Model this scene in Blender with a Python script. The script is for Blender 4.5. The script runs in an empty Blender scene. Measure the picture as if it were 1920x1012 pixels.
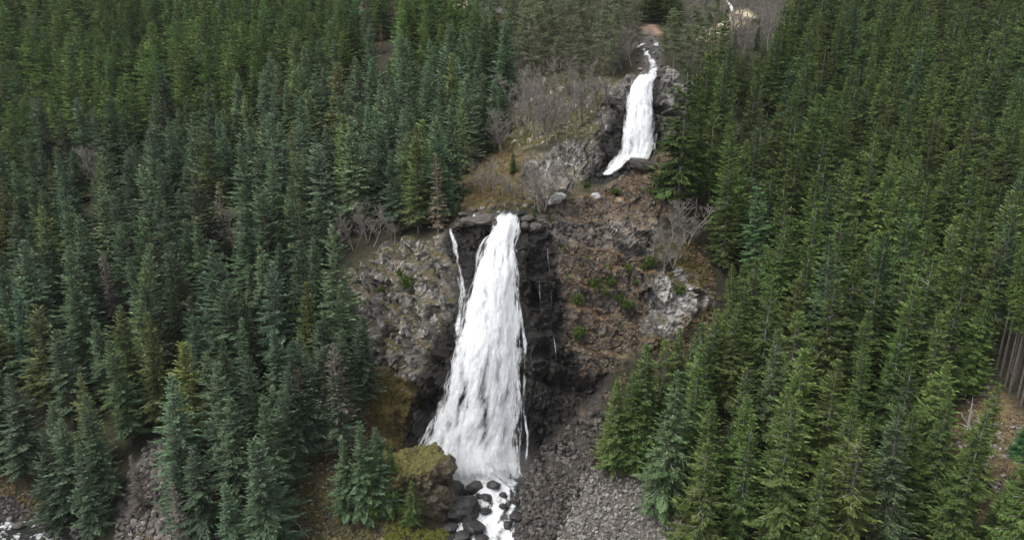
import bpy, bmesh, math, random
import numpy as np
from mathutils import Vector, Matrix

# ------------------------------------------------------------------ camera, sky, sun, exposure
S = bpy.context.scene
COL = S.collection
R = math.radians
CAM_Z, PITCH, FPX = 80.0, R(18.0), 1371.0           # drone height, tilt, focal length in photo pixels
cam_d = bpy.data.cameras.new('camera')
cam = bpy.data.objects.new('camera', cam_d); COL.objects.link(cam)
cam.location = (0, 0, CAM_Z); cam.rotation_euler = (math.pi / 2 - PITCH, 0, 0)
cam_d.sensor_width = 36; cam_d.lens = 36 * FPX / 1920; cam_d.clip_end = 4000; cam_d.clip_start = 1
S.camera = cam

SUN_EL, SUN_AZ = R(62), R(248)                       # azimuth clockwise from +Y: behind the camera, a little to the west
world = bpy.data.worlds.new('World'); S.world = world; world.use_nodes = True
wn, wl = world.node_tree.nodes, world.node_tree.links
bg = wn['Background']
sky = wn.new('ShaderNodeTexSky'); sky.sky_type = 'NISHITA'; sky.sun_disc = False
sky.sun_elevation = SUN_EL; sky.sun_rotation = SUN_AZ; sky.air_density = 1.0; sky.dust_density = 4.0
hsv = wn.new('ShaderNodeHueSaturation'); hsv.inputs['Saturation'].default_value = 0.22   # overcast: grey-white sky
wl.new(sky.outputs[0], hsv.inputs['Color']); wl.new(hsv.outputs[0], bg.inputs['Color'])
bg.inputs['Strength'].default_value = 0.15
sun_d = bpy.data.lights.new('sun', 'SUN'); sun_d.energy = 1.5; sun_d.angle = R(22); sun_d.color = (1.0, 0.97, 0.93)
sun = bpy.data.objects.new('sun', sun_d); COL.objects.link(sun)
sdir = Vector((math.sin(SUN_AZ) * math.cos(SUN_EL), math.cos(SUN_AZ) * math.cos(SUN_EL), math.sin(SUN_EL)))
sun.rotation_euler = sdir.to_track_quat('Z', 'Y').to_euler(); sun.location = sdir * 300
S.view_settings.view_transform = 'Standard'; S.view_settings.look = 'None'
S.view_settings.gamma = 1.0; S.view_settings.use_curve_mapping = False
S.view_settings.exposure = 0.92
S.cycles.max_bounces = 8; S.cycles.diffuse_bounces = 5; S.cycles.transparent_max_bounces = 24
S.cycles.volume_bounces = 2; S.cycles.use_denoising = True

# ------------------------------------------------------------------ helpers
CP, SP = math.cos(PITCH), math.sin(PITCH)
def ray(px, py):
    """direction (dx, dz) per metre of +Y for a photo pixel"""
    cx = (np.asarray(px, float) - 960) / FPX; cy = (506 - np.asarray(py, float)) / FPX
    dy = CP + cy * SP
    return cx / dy, (-SP + cy * CP) / dy
def at(px, py, Y):
    dx, dz = ray(px, py)
    return np.stack([dx * Y, np.asarray(Y, float) + 0 * dx, CAM_Z + dz * Y], -1)
def project(p):
    p = np.asarray(p, float); y = p[..., 1]; z = p[..., 2] - CAM_Z
    dep = y * CP - z * SP; up = y * SP + z * CP
    return 960 + FPX * p[..., 0] / dep, 506 - FPX * up / dep, dep

def _hash(ix, iy, iz, seed):
    h = (ix.astype(np.int64) * 374761393 + iy.astype(np.int64) * 668265263 + iz.astype(np.int64) * 2147483647 + seed * 1274126177) & 0xffffffff
    h = ((h ^ (h >> 13)) * 1274126177) & 0xffffffff
    h = ((h ^ (h >> 16)) * 2246822519) & 0xffffffff
    return (h ^ (h >> 15)) & 0xffffffff
def vnoise(p, seed=0):
    """smooth gradient noise, about -1..1"""
    i = np.floor(p).astype(np.int64); f = p - i; u = f * f * f * (f * (f * 6 - 15) + 10)
    out = 0
    for a in (0, 1):
        for b in (0, 1):
            for c in (0, 1):
                h = _hash(i[:, 0] + a, i[:, 1] + b, i[:, 2] + c, seed)
                g = (((h & 1023) / 511.5 - 1) * (f[:, 0] - a) + (((h >> 10) & 1023) / 511.5 - 1) * (f[:, 1] - b)
                     + (((h >> 20) & 1023) / 511.5 - 1) * (f[:, 2] - c))
                w = (u[:, 0] if a else 1 - u[:, 0]) * (u[:, 1] if b else 1 - u[:, 1]) * (u[:, 2] if c else 1 - u[:, 2])
                out = out + g * w
    return out * 1.3
def fbm(p, octaves=4, seed=0, gain=0.5):
    s, a, tot = 0, 1.0, 0
    for k in range(octaves):
        s = s + a * vnoise(p * 2 ** k, seed + k * 17); tot += a; a *= gain
    return s / tot
def worley(p, seed=0):
    """distance to the nearest and second cell point, and the nearest cell's random value"""
    i = np.floor(p).astype(np.int64)
    d1 = np.full(len(p), 9.0); d2 = np.full(len(p), 9.0); idv = np.zeros(len(p))
    for a in (-1, 0, 1):
        for b in (-1, 0, 1):
            for c in (-1, 0, 1):
                q = i + np.array([a, b, c]); h = _hash(q[:, 0], q[:, 1], q[:, 2], seed)
                o = np.stack([(h & 1023) / 1023, ((h >> 10) & 1023) / 1023, ((h >> 20) & 1023) / 1023], -1)
                d = np.sqrt((((q + o) - p) ** 2).sum(1)); near = d < d1
                d2 = np.where(near, d1, np.minimum(d2, d)); idv = np.where(near, (h >> 7 & 1023) / 1023, idv); d1 = np.where(near, d, d1)
    return d1, d2, idv
def facets(p, seed):
    """broken faces: each cell of the rock is a plane with its own tilt"""
    i = np.floor(p).astype(np.int64); d1 = np.full(len(p), 9.0); out = np.zeros(len(p)); val = np.zeros(len(p))
    for a in (-1, 0, 1):
        for b in (-1, 0, 1):
            for c in (-1, 0, 1):
                q = i + np.array([a, b, c]); h = _hash(q[:, 0], q[:, 1], q[:, 2], seed)
                r = p - (q + np.stack([(h & 1023) / 1023, ((h >> 10) & 1023) / 1023, ((h >> 20) & 1023) / 1023], -1))
                g = _hash(q[:, 0], q[:, 1], q[:, 2], seed + 99); d = (r ** 2).sum(1); near = d < d1
                t = ((g & 255) / 127.5 - 1) * r[:, 0] + ((g >> 8 & 255) / 127.5 - 1) * r[:, 1] + ((g >> 16 & 255) / 127.5 - 1) * r[:, 2]
                out = np.where(near, t, out); val = np.where(near, (h >> 7 & 1023) / 1023, val); d1 = np.where(near, d, d1)
    return out, val
def sstep(a, b, x):
    t = np.clip((x - a) / (b - a), 0, 1); return t * t * (3 - 2 * t)
def poly_sd(P, poly):
    """signed distance to a polygon, positive inside"""
    poly = np.asarray(poly, float); d = np.full(len(P), 1e9); inside = np.zeros(len(P), bool)
    for k in range(len(poly)):
        a, b = poly[k], poly[(k + 1) % len(poly)]; e = b - a; w = P - a
        t = np.clip((w @ e) / max(e @ e, 1e-9), 0, 1)
        d = np.minimum(d, ((w - t[:, None] * e) ** 2).sum(1))
        c = (a[1] > P[:, 1]) != (b[1] > P[:, 1])
        with np.errstate(divide='ignore', invalid='ignore'):
            xi = a[0] + (P[:, 1] - a[1]) * e[0] / e[1]
        inside ^= c & (P[:, 0] < xi)
    return np.where(inside, 1, -1) * np.sqrt(d)

def mesh_from(name, verts, faces, smooth=False, cols=None, attrs=None):
    """faces: list of (N,3)/(N,4) arrays or one array"""
    if isinstance(faces, np.ndarray): faces = [faces]
    faces = [np.asarray(f, np.int32) for f in faces if len(f)]
    me = bpy.data.meshes.new(name)
    nl = sum(f.size for f in faces); nf = sum(len(f) for f in faces)
    me.vertices.add(len(verts)); me.vertices.foreach_set('co', np.asarray(verts, np.float32).ravel())
    me.loops.add(nl); me.loops.foreach_set('vertex_index', np.concatenate([f.ravel() for f in faces]))
    me.polygons.add(nf)
    sizes = np.concatenate([np.full(len(f), f.shape[1], np.int32) for f in faces])
    me.polygons.foreach_set('loop_start', np.concatenate([[0], np.cumsum(sizes)[:-1]]).astype(np.int32))
    me.polygons.foreach_set('use_smooth', np.full(nf, smooth, bool))
    if cols is not None:
        a = me.color_attributes.new('Col', 'FLOAT_COLOR', 'POINT')
        c = np.ones((len(verts), 4), np.float32); c[:, :cols.shape[1]] = cols; a.data.foreach_set('color', c.ravel())
    for k, v in (attrs or {}).items():
        a = me.attributes.new(k, 'FLOAT', 'POINT'); a.data.foreach_set('value', np.asarray(v, np.float32))
    me.update(calc_edges=True); me.validate()
    return me
def obj(name, me, mats=None, parent=None):
    o = bpy.data.objects.new(name, me); COL.objects.link(o)
    if mats is not None:
        for m in (mats if isinstance(mats, (list, tuple)) else [mats]): me.materials.append(m)
    if parent is not None: o.parent = parent
    return o
def tag(o, label=None, cat=None, group=None, kind=None):
    for k, v in (('label', label), ('category', cat), ('group', group), ('kind', kind)):
        if v: o[k] = v
    return o
def grid_faces(nu, nv):
    i = np.arange(nv - 1)[:, None] * nu + np.arange(nu - 1)[None, :]; i = i.ravel()
    return np.stack([i, i + 1, i + nu + 1, i + nu], -1)

# ------------------------------------------------------------------ materials
def new_mat(name):
    m = bpy.data.materials.new(name); m.use_nodes = True
    nt = m.node_tree; b = nt.nodes['Principled BSDF']; b.inputs['Specular IOR Level'].default_value = 0.25
    return m, nt.nodes, nt.links, b
def noise_node(n, l, vec, scale, detail=4, rough=0.6):
    t = n.new('ShaderNodeTexNoise'); t.inputs['Scale'].default_value = scale
    t.inputs['Detail'].default_value = detail; t.inputs['Roughness'].default_value = rough
    if vec is not None: l.new(vec, t.inputs['Vector'])
    return t.outputs['Fac']
def maprange(n, l, val, a, b, c, d):
    t = n.new('ShaderNodeMapRange')
    for k, v in zip(('From Min', 'From Max', 'To Min', 'To Max'), (a, b, c, d)): t.inputs[k].default_value = v
    l.new(val, t.inputs['Value']); return t.outputs[0]
def math_node(n, l, op, a, b):
    t = n.new('ShaderNodeMath'); t.operation = op
    for k, v in enumerate((a, b)):
        if isinstance(v, (int, float)): t.inputs[k].default_value = v
        else: l.new(v, t.inputs[k])
    return t.outputs[0]
def mixc(n, l, fac, a, b, mode='MIX'):
    t = n.new('ShaderNodeMix'); t.data_type = 'RGBA'; t.blend_type = mode
    for s, v in ((t.inputs['Factor'], fac), (t.inputs['A'], a), (t.inputs['B'], b)):
        if isinstance(v, (int, float)): s.default_value = v
        elif isinstance(v, tuple): s.default_value = (*v, 1)
        else: l.new(v, s)
    return t.outputs['Result']

def ground_material(name, bump, fine=1.0):
    """vertex colour of the place x fine grain, roughness from the wetness attribute"""
    m, n, l, b = new_mat(name)
    geo = n.new('ShaderNodeNewGeometry').outputs['Position']
    c = n.new('ShaderNodeAttribute'); c.attribute_name = 'Col'
    n1 = noise_node(n, l, geo, 1.1 * fine, 7, 0.68); n2 = noise_node(n, l, geo, 4.5 * fine, 4, 0.7)
    k = math_node(n, l, 'MULTIPLY', maprange(n, l, n1, 0.3, 0.7, 0.55, 1.45), maprange(n, l, n2, 0.3, 0.7, 0.6, 1.4))
    col = mixc(n, l, 1.0, c.outputs['Color'], k, 'MULTIPLY')
    l.new(col, b.inputs['Base Color'])
    w = n.new('ShaderNodeAttribute'); w.attribute_name = 'wet'
    l.new(maprange(n, l, w.outputs['Fac'], 0, 1, 0.9, 0.5), b.inputs['Roughness'])
    bp = n.new('ShaderNodeBump'); bp.inputs['Strength'].default_value = bump; bp.inputs['Distance'].default_value = 0.5
    l.new(math_node(n, l, 'ADD', n1, math_node(n, l, 'MULTIPLY', n2, 0.5)), bp.inputs['Height'])
    l.new(bp.outputs[0], b.inputs['Normal'])
    return m
M_CLIFF = ground_material('weathered_rock', 0.8, 1.2)
M_GROUND = ground_material('hillside_ground', 0.7, 1.6)

# ------------------------------------------------------------------ terrain heights from surveyed spots (photo pixel + distance in metres)
SPOTS = [
 # stream bed and pool
 (920,1012,97),(850,1005,97),(960,960,101.5),(900,920,106),(880,895,109),(975,888,109.3),(810,880,110.3),
 # west bank, scree gully, lower forest
 (30,900,110),(250,900,106),(290,830,112),(250,1000,99),(600,950,101),(600,870,108),(700,970,98),(600,1012,96),(760,900,104),
 (400,850,111),(400,950,101),(400,700,126),(300,550,147),(100,850,113),(100,700,128),(0,550,148),(0,700,128),(0,850,113.5),
 # west cliff
 (760,830,114),(720,780,116),(700,650,124),(650,540,136),(740,480,137),(830,440,136),(820,560,126),(800,680,117.5),(770,440,142),
 (850,620,119.5),(840,760,112.6),(660,760,116),(600,760,117),(600,650,128),(500,600,138),
 # west slope
 (300,440,165),(0,440,166),(550,440,155),(600,350,185),(300,350,188),(0,350,190),(300,250,222),(0,250,225),(600,250,215),
 (750,330,178),(850,250,195),(850,330,170),(800,400,152),(300,150,262),(0,150,265),(600,150,250),(850,150,235),
 (300,60,305),(0,60,305),(700,60,300),(855,5,335),(945,25,290),(945,60,270),(700,5,350),(300,5,350),
 # lip of the lower fall, fall face
 (960,405,132),(870,400,138),(850,425,133),(900,425,131.5),(900,470,127.5),(935,470,126.5),(925,540,120.8),(905,640,116),(900,720,113),(890,800,110.9),
 # bank behind the lip, rock face under the upper fall
 (900,370,150),(900,330,160),(930,280,178),(1080,360,150),(1060,270,163),(1000,290,165),(1000,370,146),(1040,378,141),(1000,385,137.5),
 (1000,230,185),(1100,230,172),(1100,160,195),(1000,160,205),(1180,160,173),(1140,240,165),(1130,320,157),
 # upper fall and the stream above
 (1222,150,167),(1200,240,159),(1190,300,156.5),(1155,335,154),(1235,130,176),(1215,90,205),(1225,60,240),(1220,30,280),
 (1260,200,165),(1270,150,172),(1245,270,160),
 # brown knoll
 (1150,348,147),(1250,300,152.5),(1040,390,140.5),(1130,400,141),(1230,400,143),
 # east cliff and bracken ledge
 (1000,410,132.5),(1050,410,135),(1030,450,131),(1100,440,135),(1200,420,139),(1150,480,131),(1220,470,133.5),(1100,485,129.5),
 (1100,560,125),(1200,560,127),(1100,650,120),(1200,620,123),(1280,560,128),(1290,470,137),(1320,520,134),
 (1000,500,125.5),(1010,600,120),(1010,700,115),(1020,780,112.4),(1060,720,115.5),(1085,760,113.5),(1130,700,117.5),
 # talus
 (1000,860,110),(1100,780,112),(1050,830,110.5),(1150,800,110),(1100,900,104),(1000,950,102),(1100,1000,96.5),(1250,930,100),
 (1200,1012,95),(1300,1012,93),(985,885,109),
 # east slope
 (1200,860,106),(1270,980,95),(1450,900,100),(1450,1012,90),(1700,1012,88),(1900,1012,87),(1700,850,104),(1850,850,100),
 (1880,730,112),(1650,700,119),(1400,750,113),(1300,650,122),(1500,550,140),(1800,550,138),(1400,450,152),(1800,450,156),
 (1350,350,163),(1300,250,175),(1600,350,180),(1900,350,182),(1600,250,208),(1900,250,210),(1450,250,195),(1600,150,245),
 (1900,150,246),(1420,150,220),(1600,60,290),(1900,60,292),(1400,60,285),(1350,80,255),(1300,110,215),(1400,5,340),(1700,5,345)]
ctl = np.array([at(*s) for s in SPOTS])
extra = []
for x in (-420, -260, -130, 0, 130, 260, 420):
    for y, z in ((-80, 1), (20, -1), (60, -1.0), (82, 0), (430, 114), (560, 160), (760, 250), (1000, 370)): extra.append((x, y, z))
for x in (-420, -270, -190, 190, 270, 420):
    for y, z in ((103, 2 if x < 0 else 15), (125, 15 if x < 0 else 26), (165, 34 if x < 0 else 40), (222, 50 if x < 0 else 57), (300, 79)): extra.append((x, y, z))
extra += [(-82, 104, 0.3), (-72, 98, 0.3), (-60, 94, 0.6), (-95, 107, 0.3), (-120, 106, 0.3)]
ctl = np.concatenate([ctl, np.array(extra, float)])
_sc = 60.0
def _basis(A, B):
    d2 = ((A[:, None, :2] - B[None, :, :2]) ** 2).sum(2)
    return np.sqrt(d2 + 2.2 ** 2) / _sc
_n = len(ctl)
_A = np.zeros((_n + 3, _n + 3)); _A[:_n, :_n] = _basis(ctl, ctl) + np.eye(_n) * -1e-4
_P = np.concatenate([np.ones((_n, 1)), ctl[:, :2] / _sc], 1); _A[:_n, _n:] = _P; _A[_n:, :_n] = _P.T
_w = np.linalg.solve(_A, np.concatenate([ctl[:, 2], np.zeros(3)]))
def base_height(xy):
    out = np.empty(len(xy))
    for k in range(0, len(xy), 20000):
        q = xy[k:k + 20000]
        out[k:k + 20000] = _basis(q, ctl) @ _w[:_n] + np.concatenate([np.ones((len(q), 1)), q / _sc], 1) @ _w[_n:]
    return out
def axis(*runs):
    a = [np.arange(s, e, st) for s, e, st in runs]; return np.concatenate(a + [[runs[-1][1]]])
XS = axis((-430, -130, 6), (-130, -34, 1.6), (-34, 42, 0.24), (42, 130, 1.6), (130, 430, 6))
YS = axis((-80, 70, 8), (70, 94, 0.8), (94, 108, 0.28), (108, 122, 0.11), (122, 140, 0.16), (140, 178, 0.26), (178, 300, 2.0), (300, 420, 5), (420, 1000, 20))
NX, NY = len(XS), len(YS)
_gx, _gy = np.meshgrid(XS, YS)
HB = base_height(np.stack([_gx.ravel(), _gy.ravel()], -1)).reshape(NY, NX)
def height(x, y, F=None):
    F = HB if F is None else F
    x = np.clip(np.asarray(x, float), XS[0], XS[-1] - 1e-6); y = np.clip(np.asarray(y, float), YS[0], YS[-1] - 1e-6)
    i = np.clip(np.searchsorted(XS, x, 'right') - 1, 0, NX - 2); j = np.clip(np.searchsorted(YS, y, 'right') - 1, 0, NY - 2)
    u = (x - XS[i]) / (XS[i + 1] - XS[i]); v = (y - YS[j]) / (YS[j + 1] - YS[j])
    return F[j, i] * (1 - u) * (1 - v) + F[j, i + 1] * u * (1 - v) + F[j + 1, i] * (1 - u) * v + F[j + 1, i + 1] * u * v
def spot(px, py, F=None):
    """the place on the hillside that lies along a photo pixel"""
    px = np.atleast_1d(np.asarray(px, float)); py = np.atleast_1d(np.asarray(py, float))
    dx, dz = ray(px, py)
    lo = np.full(len(px), 40.0); hi = np.full(len(px), 900.0); done = np.zeros(len(px), bool)
    prev = lo.copy(); Y = 40.0
    while Y < 900 and not done.all():
        step = 0.8 if Y < 200 else 2.0
        Yn = Y + step; below = CAM_Z + dz * Yn < height(dx * Yn, np.full(len(px), Yn), F)
        new = below & ~done; lo[new] = Y; hi[new] = Yn; done |= new; Y = Yn
    for _ in range(12):
        mid = (lo + hi) / 2; b = CAM_Z + dz * mid < height(dx * mid, mid, F); hi = np.where(b, mid, hi); lo = np.where(b, lo, mid)
    return np.stack([dx * hi, hi, height(dx * hi, hi, F)], -1)
def normal(x, y, e=0.6):
    gx = (height(x + e, y) - height(x - e, y)) / (2 * e); gy = (height(x, y + e) - height(x, y - e)) / (2 * e)
    nn = np.stack([-gx, -gy, np.ones_like(gx)], -1); return nn / np.linalg.norm(nn, axis=-1, keepdims=True)
def oblique(p):                                      # world coordinates along the slope: x, and up-slope
    return np.stack([p[:, 0], 0.8 * p[:, 2] + 0.6 * p[:, 1]], -1)
def zone(poly): return oblique(spot(*np.array(poly, float).T))

# ------------------------------------------------------------------ zones of the hillside
Z = {k: zone(v) for k, v in dict(
 wet=[(843,425),(880,405),(980,400),(1038,440),(1054,560),(1074,650),(1092,700),(1145,690),(1150,720),(1085,775),(1060,800),(1010,875),(960,900),(770,895),(745,800),(790,730),(815,650),(846,600),(856,520),(843,470)],
 wet2=[(1165,170),(1200,150),(1232,150),(1240,230),(1250,285),(1200,300),(1190,335),(1095,347),(1125,300),(1138,220)],
 spray=[(760,895),(840,870),(990,870),(985,960),(975,1012),(840,1012),(830,930)],
 west=[(638,530),(730,455),(835,436),(850,470),(858,590),(815,650),(790,720),(735,720),(700,690),(650,590)],
 westmoss=[(690,690),(790,715),(770,770),(745,830),(730,850),(680,790)],
 lipbank=[(860,330),(930,275),(960,270),(1000,290),(980,360),(900,395),(850,400)],
 bank=[(930,285),(960,235),(990,150),(1100,130),(1165,150),(1140,190),(1120,240),(1060,260),(990,280)],
 greyface=[(990,300),(1060,268),(1130,250),(1140,300),(1090,350),(1060,375),(1000,380),(980,350)],
 knoll=[(1035,392),(1150,342),(1258,285),(1268,340),(1250,400),(1150,415),(1050,410)],
 band=[(1000,405),(1150,415),(1245,395),(1235,480),(1180,470),(1120,470),(1040,455),(1010,430)],
 ledge=[(1042,455),(1120,465),(1235,485),(1235,530),(1215,560),(1215,640),(1150,690),(1090,700),(1062,640),(1042,540)],
 eastrock=[(1212,525),(1250,500),(1310,515),(1335,565),(1260,625),(1210,620)],
 upperrock=[(1225,150),(1288,140),(1282,230),(1255,285),(1235,240)],
 upperwest=[(1130,165),(1200,140),(1210,150),(1165,175),(1135,240),(1115,250)],
 talusdark=[(985,875),(1080,775),(1150,710),(1140,790),(1090,900),(1040,1020),(965,1060),(960,960)],
 talus=[(1090,880),(1230,870),(1260,960),(1350,1012),(1350,1100),(965,1100),(1040,1000)],
 scree=[(240,900),(285,825),(325,825),(320,1060),(190,1060),(222,990)],
 mossscree=[(520,880),(640,850),(740,990),(730,1080),(500,1080)],
 cut=[(1770,790),(1850,715),(1925,790),(1960,950),(1850,990),(1790,900)],
 meadow=[(1300,74),(1330,58),(1356,36),(1398,16),(1415,28),(1388,50),(1350,66),(1325,80)],
 meadow2=[(830,-15),(885,-15),(880,22),(838,20)],
 earth=[(1206,50),(1232,46),(1240,66),(1222,76),(1208,70)],
 stream=[(1196,150),(1205,110),(1195,85),(1215,50),(1240,85),(1245,150)],
 riverbed=[(-100,930),(20,935),(110,975),(170,1030),(170,1150),(-200,1150)]).items()}
FALL = [(397,944,977),(405,933,976),(430,924,973),(450,914,969),(480,904,968),(520,892,969),(560,879,972),(600,866,977),(650,854,980),(700,841,981),(740,828,981),(780,814,979),(820,794,977),(850,780,979),(880,788,985),(900,796,988)]
FALL2 = [(144,1202,1233),(158,1186,1232),(172,1177,1230),(190,1174,1228),(215,1169,1229),(240,1165,1231),(270,1160,1234),(290,1156,1234),(308,1152,1230)]
TAIL2 = [(1172,290,36),(1164,304,42),(1154,318,40),(1143,328,34),(1133,337,24)]
def ribbon(pts):                                     # (x, y, width) down the rock -> rows; steps always down the picture
    return [(y, x - w / 2, x + w / 2) for x, y, w in pts]
STR = [[(850,424,7),(848,436,9),(853,452,9),(862,488,9),(868,520,12),(874,548,16),(870,575,22),(866,600,22),(862,640,14)],
       [(930,438,5),(912,450,6),(903,462,7),(899,485,8),(897,510,10),(894,540,12)],
       [(976,402,8),(970,425,7),(972,440,6),(966,455,7),(961,475,7),(967,495,10),(969,530,10),(972,580,8),(978,620,12),(984,645,10),(983,700,10),(981,760,12),(986,790,9),(991,815,6),(990,840,6),(986,880,9)],
       [(962,690,10),(973,740,10),(979,780,8),(975,820,6),(972,870,8)],
       [(822,775,9),(806,800,10),(793,825,12),(781,850,14)]]
for k_, s_ in enumerate(STR):
    rr = ribbon([(x, y, w * 1.5 + 4) for x, y, w in s_]); Z['strand%d' % k_] = zone([(a, y) for y, a, b in rr] + [(b, y) for y, a, b in rr[::-1]])
Z['fall'] = zone([(a, y) for y, a, b in FALL] + [(b, y) for y, a, b in FALL[::-1]])
Z['fall2'] = zone([(a, y) for y, a, b in FALL2] + [(b, y) for y, a, b in FALL2[::-1]])

P0 = np.stack([_gx.ravel(), _gy.ravel(), HB.ravel()], -1)
NRM = normal(P0[:, 0], P0[:, 1])
SLOPE = 1 - NRM[:, 2]
core = (P0[:, 0] > -36) & (P0[:, 0] < 46) & (P0[:, 1] > 92) & (P0[:, 1] < 180)
wide = (np.abs(P0[:, 0]) < 150) & (P0[:, 1] > 78) & (P0[:, 1] < 420)
warp = np.zeros((len(P0), 2))
warp[wide, 0] = fbm(P0[wide] * 0.14, 5, 5, 0.62) * 4.6; warp[wide, 1] = fbm(P0[wide] * 0.14, 5, 9, 0.62) * 4.6
OB = oblique(P0) + warp
MASK = {}
for k, poly in Z.items():
    m = np.zeros(len(P0)); lo, hi = poly.min(0) - 6, poly.max(0) + 6
    sel = wide & (OB > lo).all(1) & (OB < hi).all(1)
    m[sel] = sstep(-1.3, 1.3, poly_sd(OB[sel], poly)); MASK[k] = m
ROCK = np.zeros(len(P0))
for k, a in dict(wet=.8, wet2=1, west=1, westmoss=.55, greyface=.9, knoll=.65, band=1, ledge=.68, eastrock=.8, upperrock=1, upperwest=.9, lipbank=.35, bank=.25, talusdark=.35, cut=.4, stream=.4).items():
    ROCK = np.maximum(ROCK, MASK[k] * a)
UNDER = np.maximum.reduce([MASK['fall'], MASK['fall2']] + [MASK['strand%d' % k_] for k_ in range(len(STR))])
lipd = np.exp(-(((P0 - spot(950, 400)[0]) / np.array([6.5, 4, 3])) ** 2).sum(1)); UNDER = np.maximum(UNDER, lipd)
ROCK = ROCK * (1 - 0.82 * UNDER)

# relief: big shapes, broken blocks with recessed joints, then small facets
DISP = np.zeros(len(P0)); JOINT = np.zeros(len(P0)); BLOCK = np.full(len(P0), 0.5); MID = np.zeros(len(P0))
c = core & (ROCK > 0.02); pc = P0[c]
wv = np.stack([fbm(pc * 0.3, 2, 71), fbm(pc * 0.3, 2, 72), fbm(pc * 0.3, 2, 73)], -1)
q = pc + wv * 0.45
tilt = np.stack([q[:, 0] * 0.93 + q[:, 2] * 0.36, q[:, 1], q[:, 2] * 0.93 - q[:, 0] * 0.36], -1)   # joints lean
big = fbm(pc * np.array([0.11, 0.11, 0.08]), 3, 31)
rid = 1 - np.abs(fbm(pc * np.array([0.5, 0.5, 0.25]), 4, 41)) * 2.2
zs = (pc[:, 2] + 0.35 * pc[:, 0] + fbm(pc * 0.12, 3, 33) * 4.0) / 4.6          # sloping ledges
led = zs - np.floor(zs); led = np.where(led < 0.8, led / 0.8, (1 - led) / 0.2)
zt = (pc[:, 2] - 0.2 * pc[:, 0] + fbm(pc * 0.3, 3, 37) * 1.5) / 1.5
le2 = zt - np.floor(zt); le2 = np.where(le2 < 0.75, le2 / 0.75, (1 - le2) / 0.25)
f1, fi = facets(tilt * np.array([0.24, 0.10, 0.12]), 13); f2, gi = facets(tilt * np.array([0.62, 0.25, 0.34]), 14); f3, _h = facets(tilt * np.array([1.6, 0.8, 1.0]), 15)
crev = 1 - sstep(0.0, 0.07, np.abs(fbm(pc * np.array([0.30, 0.30, 0.05]), 3, 57)))      # upright clefts
d = big * 2.4 + (led - 0.5) * 1.9 + (le2 - 0.5) * 0.22 + (fi - 0.5) * 1.3 + f1 * 2.6 + (gi - 0.5) * 0.35 + f2 * 1.15 + f3 * 0.36 + rid * 0.12 + fbm(pc * 1.3, 3, 51) * 0.25 - crev * 0.7
for hx, hy, hr, hd in [(1090,738,4.5,3.4),(1045,718,3.5,2.6),(1140,712,3.0,2.2),(798,770,4.0,2.4),(835,685,2.6,1.6),(1132,322,3.0,2.0),(1146,250,2.5,1.6),(1080,560,2.0,1.2),(1130,600,1.6,1.2),(1190,600,1.8,1.0)]:
    hp = spot(hx, hy)[0]; d = d - hd * np.exp(-(((pc - hp) / np.array([hr, hr, hr * 0.55])) ** 2).sum(1))   # hollows under overhangs

DISP[c] = d * ROCK[c]; JOINT[c] = crev * 0.8; BLOCK[c] = 0.6 * fi + 0.4 * gi; MID[c] = d
g = wide & ~(core & (ROCK > 0.5))
DISP[g] += fbm(P0[g] * 0.35, 4, 61) * 0.45 * (1 - ROCK[g])
hor = NRM * np.array([1, 1, 0.55])
P1 = P0 + hor * DISP[:, None]

G1 = P1.reshape(NY, NX, 3); du = np.gradient(G1, axis=1); dv = np.gradient(G1, axis=0); nn = np.cross(du, dv); nn /= np.linalg.norm(nn, axis=2, keepdims=True) + 1e-9
TOP = nn[:, :, 2].reshape(-1)                          # how far the broken surface faces up: soil and moss lie there
# colours of rock, moss, bracken, earth (linear base colours)
cN1 = np.zeros(len(P0)); cN2 = np.zeros(len(P0)); cN3 = np.zeros(len(P0))
cN1[wide] = fbm(P1[wide] * 0.45, 5, 81, 0.6); cN2[wide] = fbm(P1[wide] * 1.3, 4, 87, 0.6); cN3[wide] = fbm(P1[wide] * 0.16, 3, 93)
STREAK = np.zeros(len(P0)); STREAK[core] = fbm(P1[core] * np.array([0.9, 0.10, 0.13]), 4, 97, 0.6)      # upright stains and seams
def lerp(a, b, t): return a + (np.asarray(b) - a) * np.asarray(t)[:, None]
C = np.zeros((len(P0), 3)) + np.array([0.022, 0.021, 0.012])
C = lerp(C, (0.044, 0.042, 0.015), sstep(0.0, 0.4, cN1) * 0.7)
C = lerp(C, (0.040, 0.045, 0.012), sstep(0.0, 0.5, cN2) * 0.6)
def rockcol(lo, hi, lich, la):
    r = np.asarray(lo) + (np.asarray(hi) - np.asarray(lo)) * np.clip(0.42 + 0.75 * cN1 + 0.8 * (BLOCK - 0.5) + 0.4 * cN2 + 0.75 * STREAK, 0, 1)[:, None]
    r = lerp(r, lich, sstep(0.12, 0.42, cN2 + 0.3 * cN3) * la)
    return lerp(r, (0.022, 0.020, 0.017), JOINT * 0.5)
grey = rockcol((0.062, 0.058, 0.052), (0.30, 0.29, 0.272), (0.52, 0.51, 0.49), 0.85)
dark = rockcol((0.022, 0.021, 0.020), (0.105, 0.096, 0.086), (0.22, 0.21, 0.20), 0.5)
wetr = rockcol((0.002, 0.002, 0.002), (0.015, 0.013, 0.011), (0.13, 0.118, 0.104), 0.36)
moss = lerp(np.zeros((len(P0), 3)) + np.array([0.100, 0.080, 0.026]), (0.052, 0.042, 0.022), sstep(-0.2, 0.4, cN2))
brack = lerp(np.zeros((len(P0), 3)) + np.array([0.155, 0.108, 0.064]), (0.058, 0.042, 0.026), sstep(-0.3, 0.4, cN2))
brack = lerp(brack, (0.25, 0.185, 0.125), sstep(0.05, 0.45, cN1) * 0.7)
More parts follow.
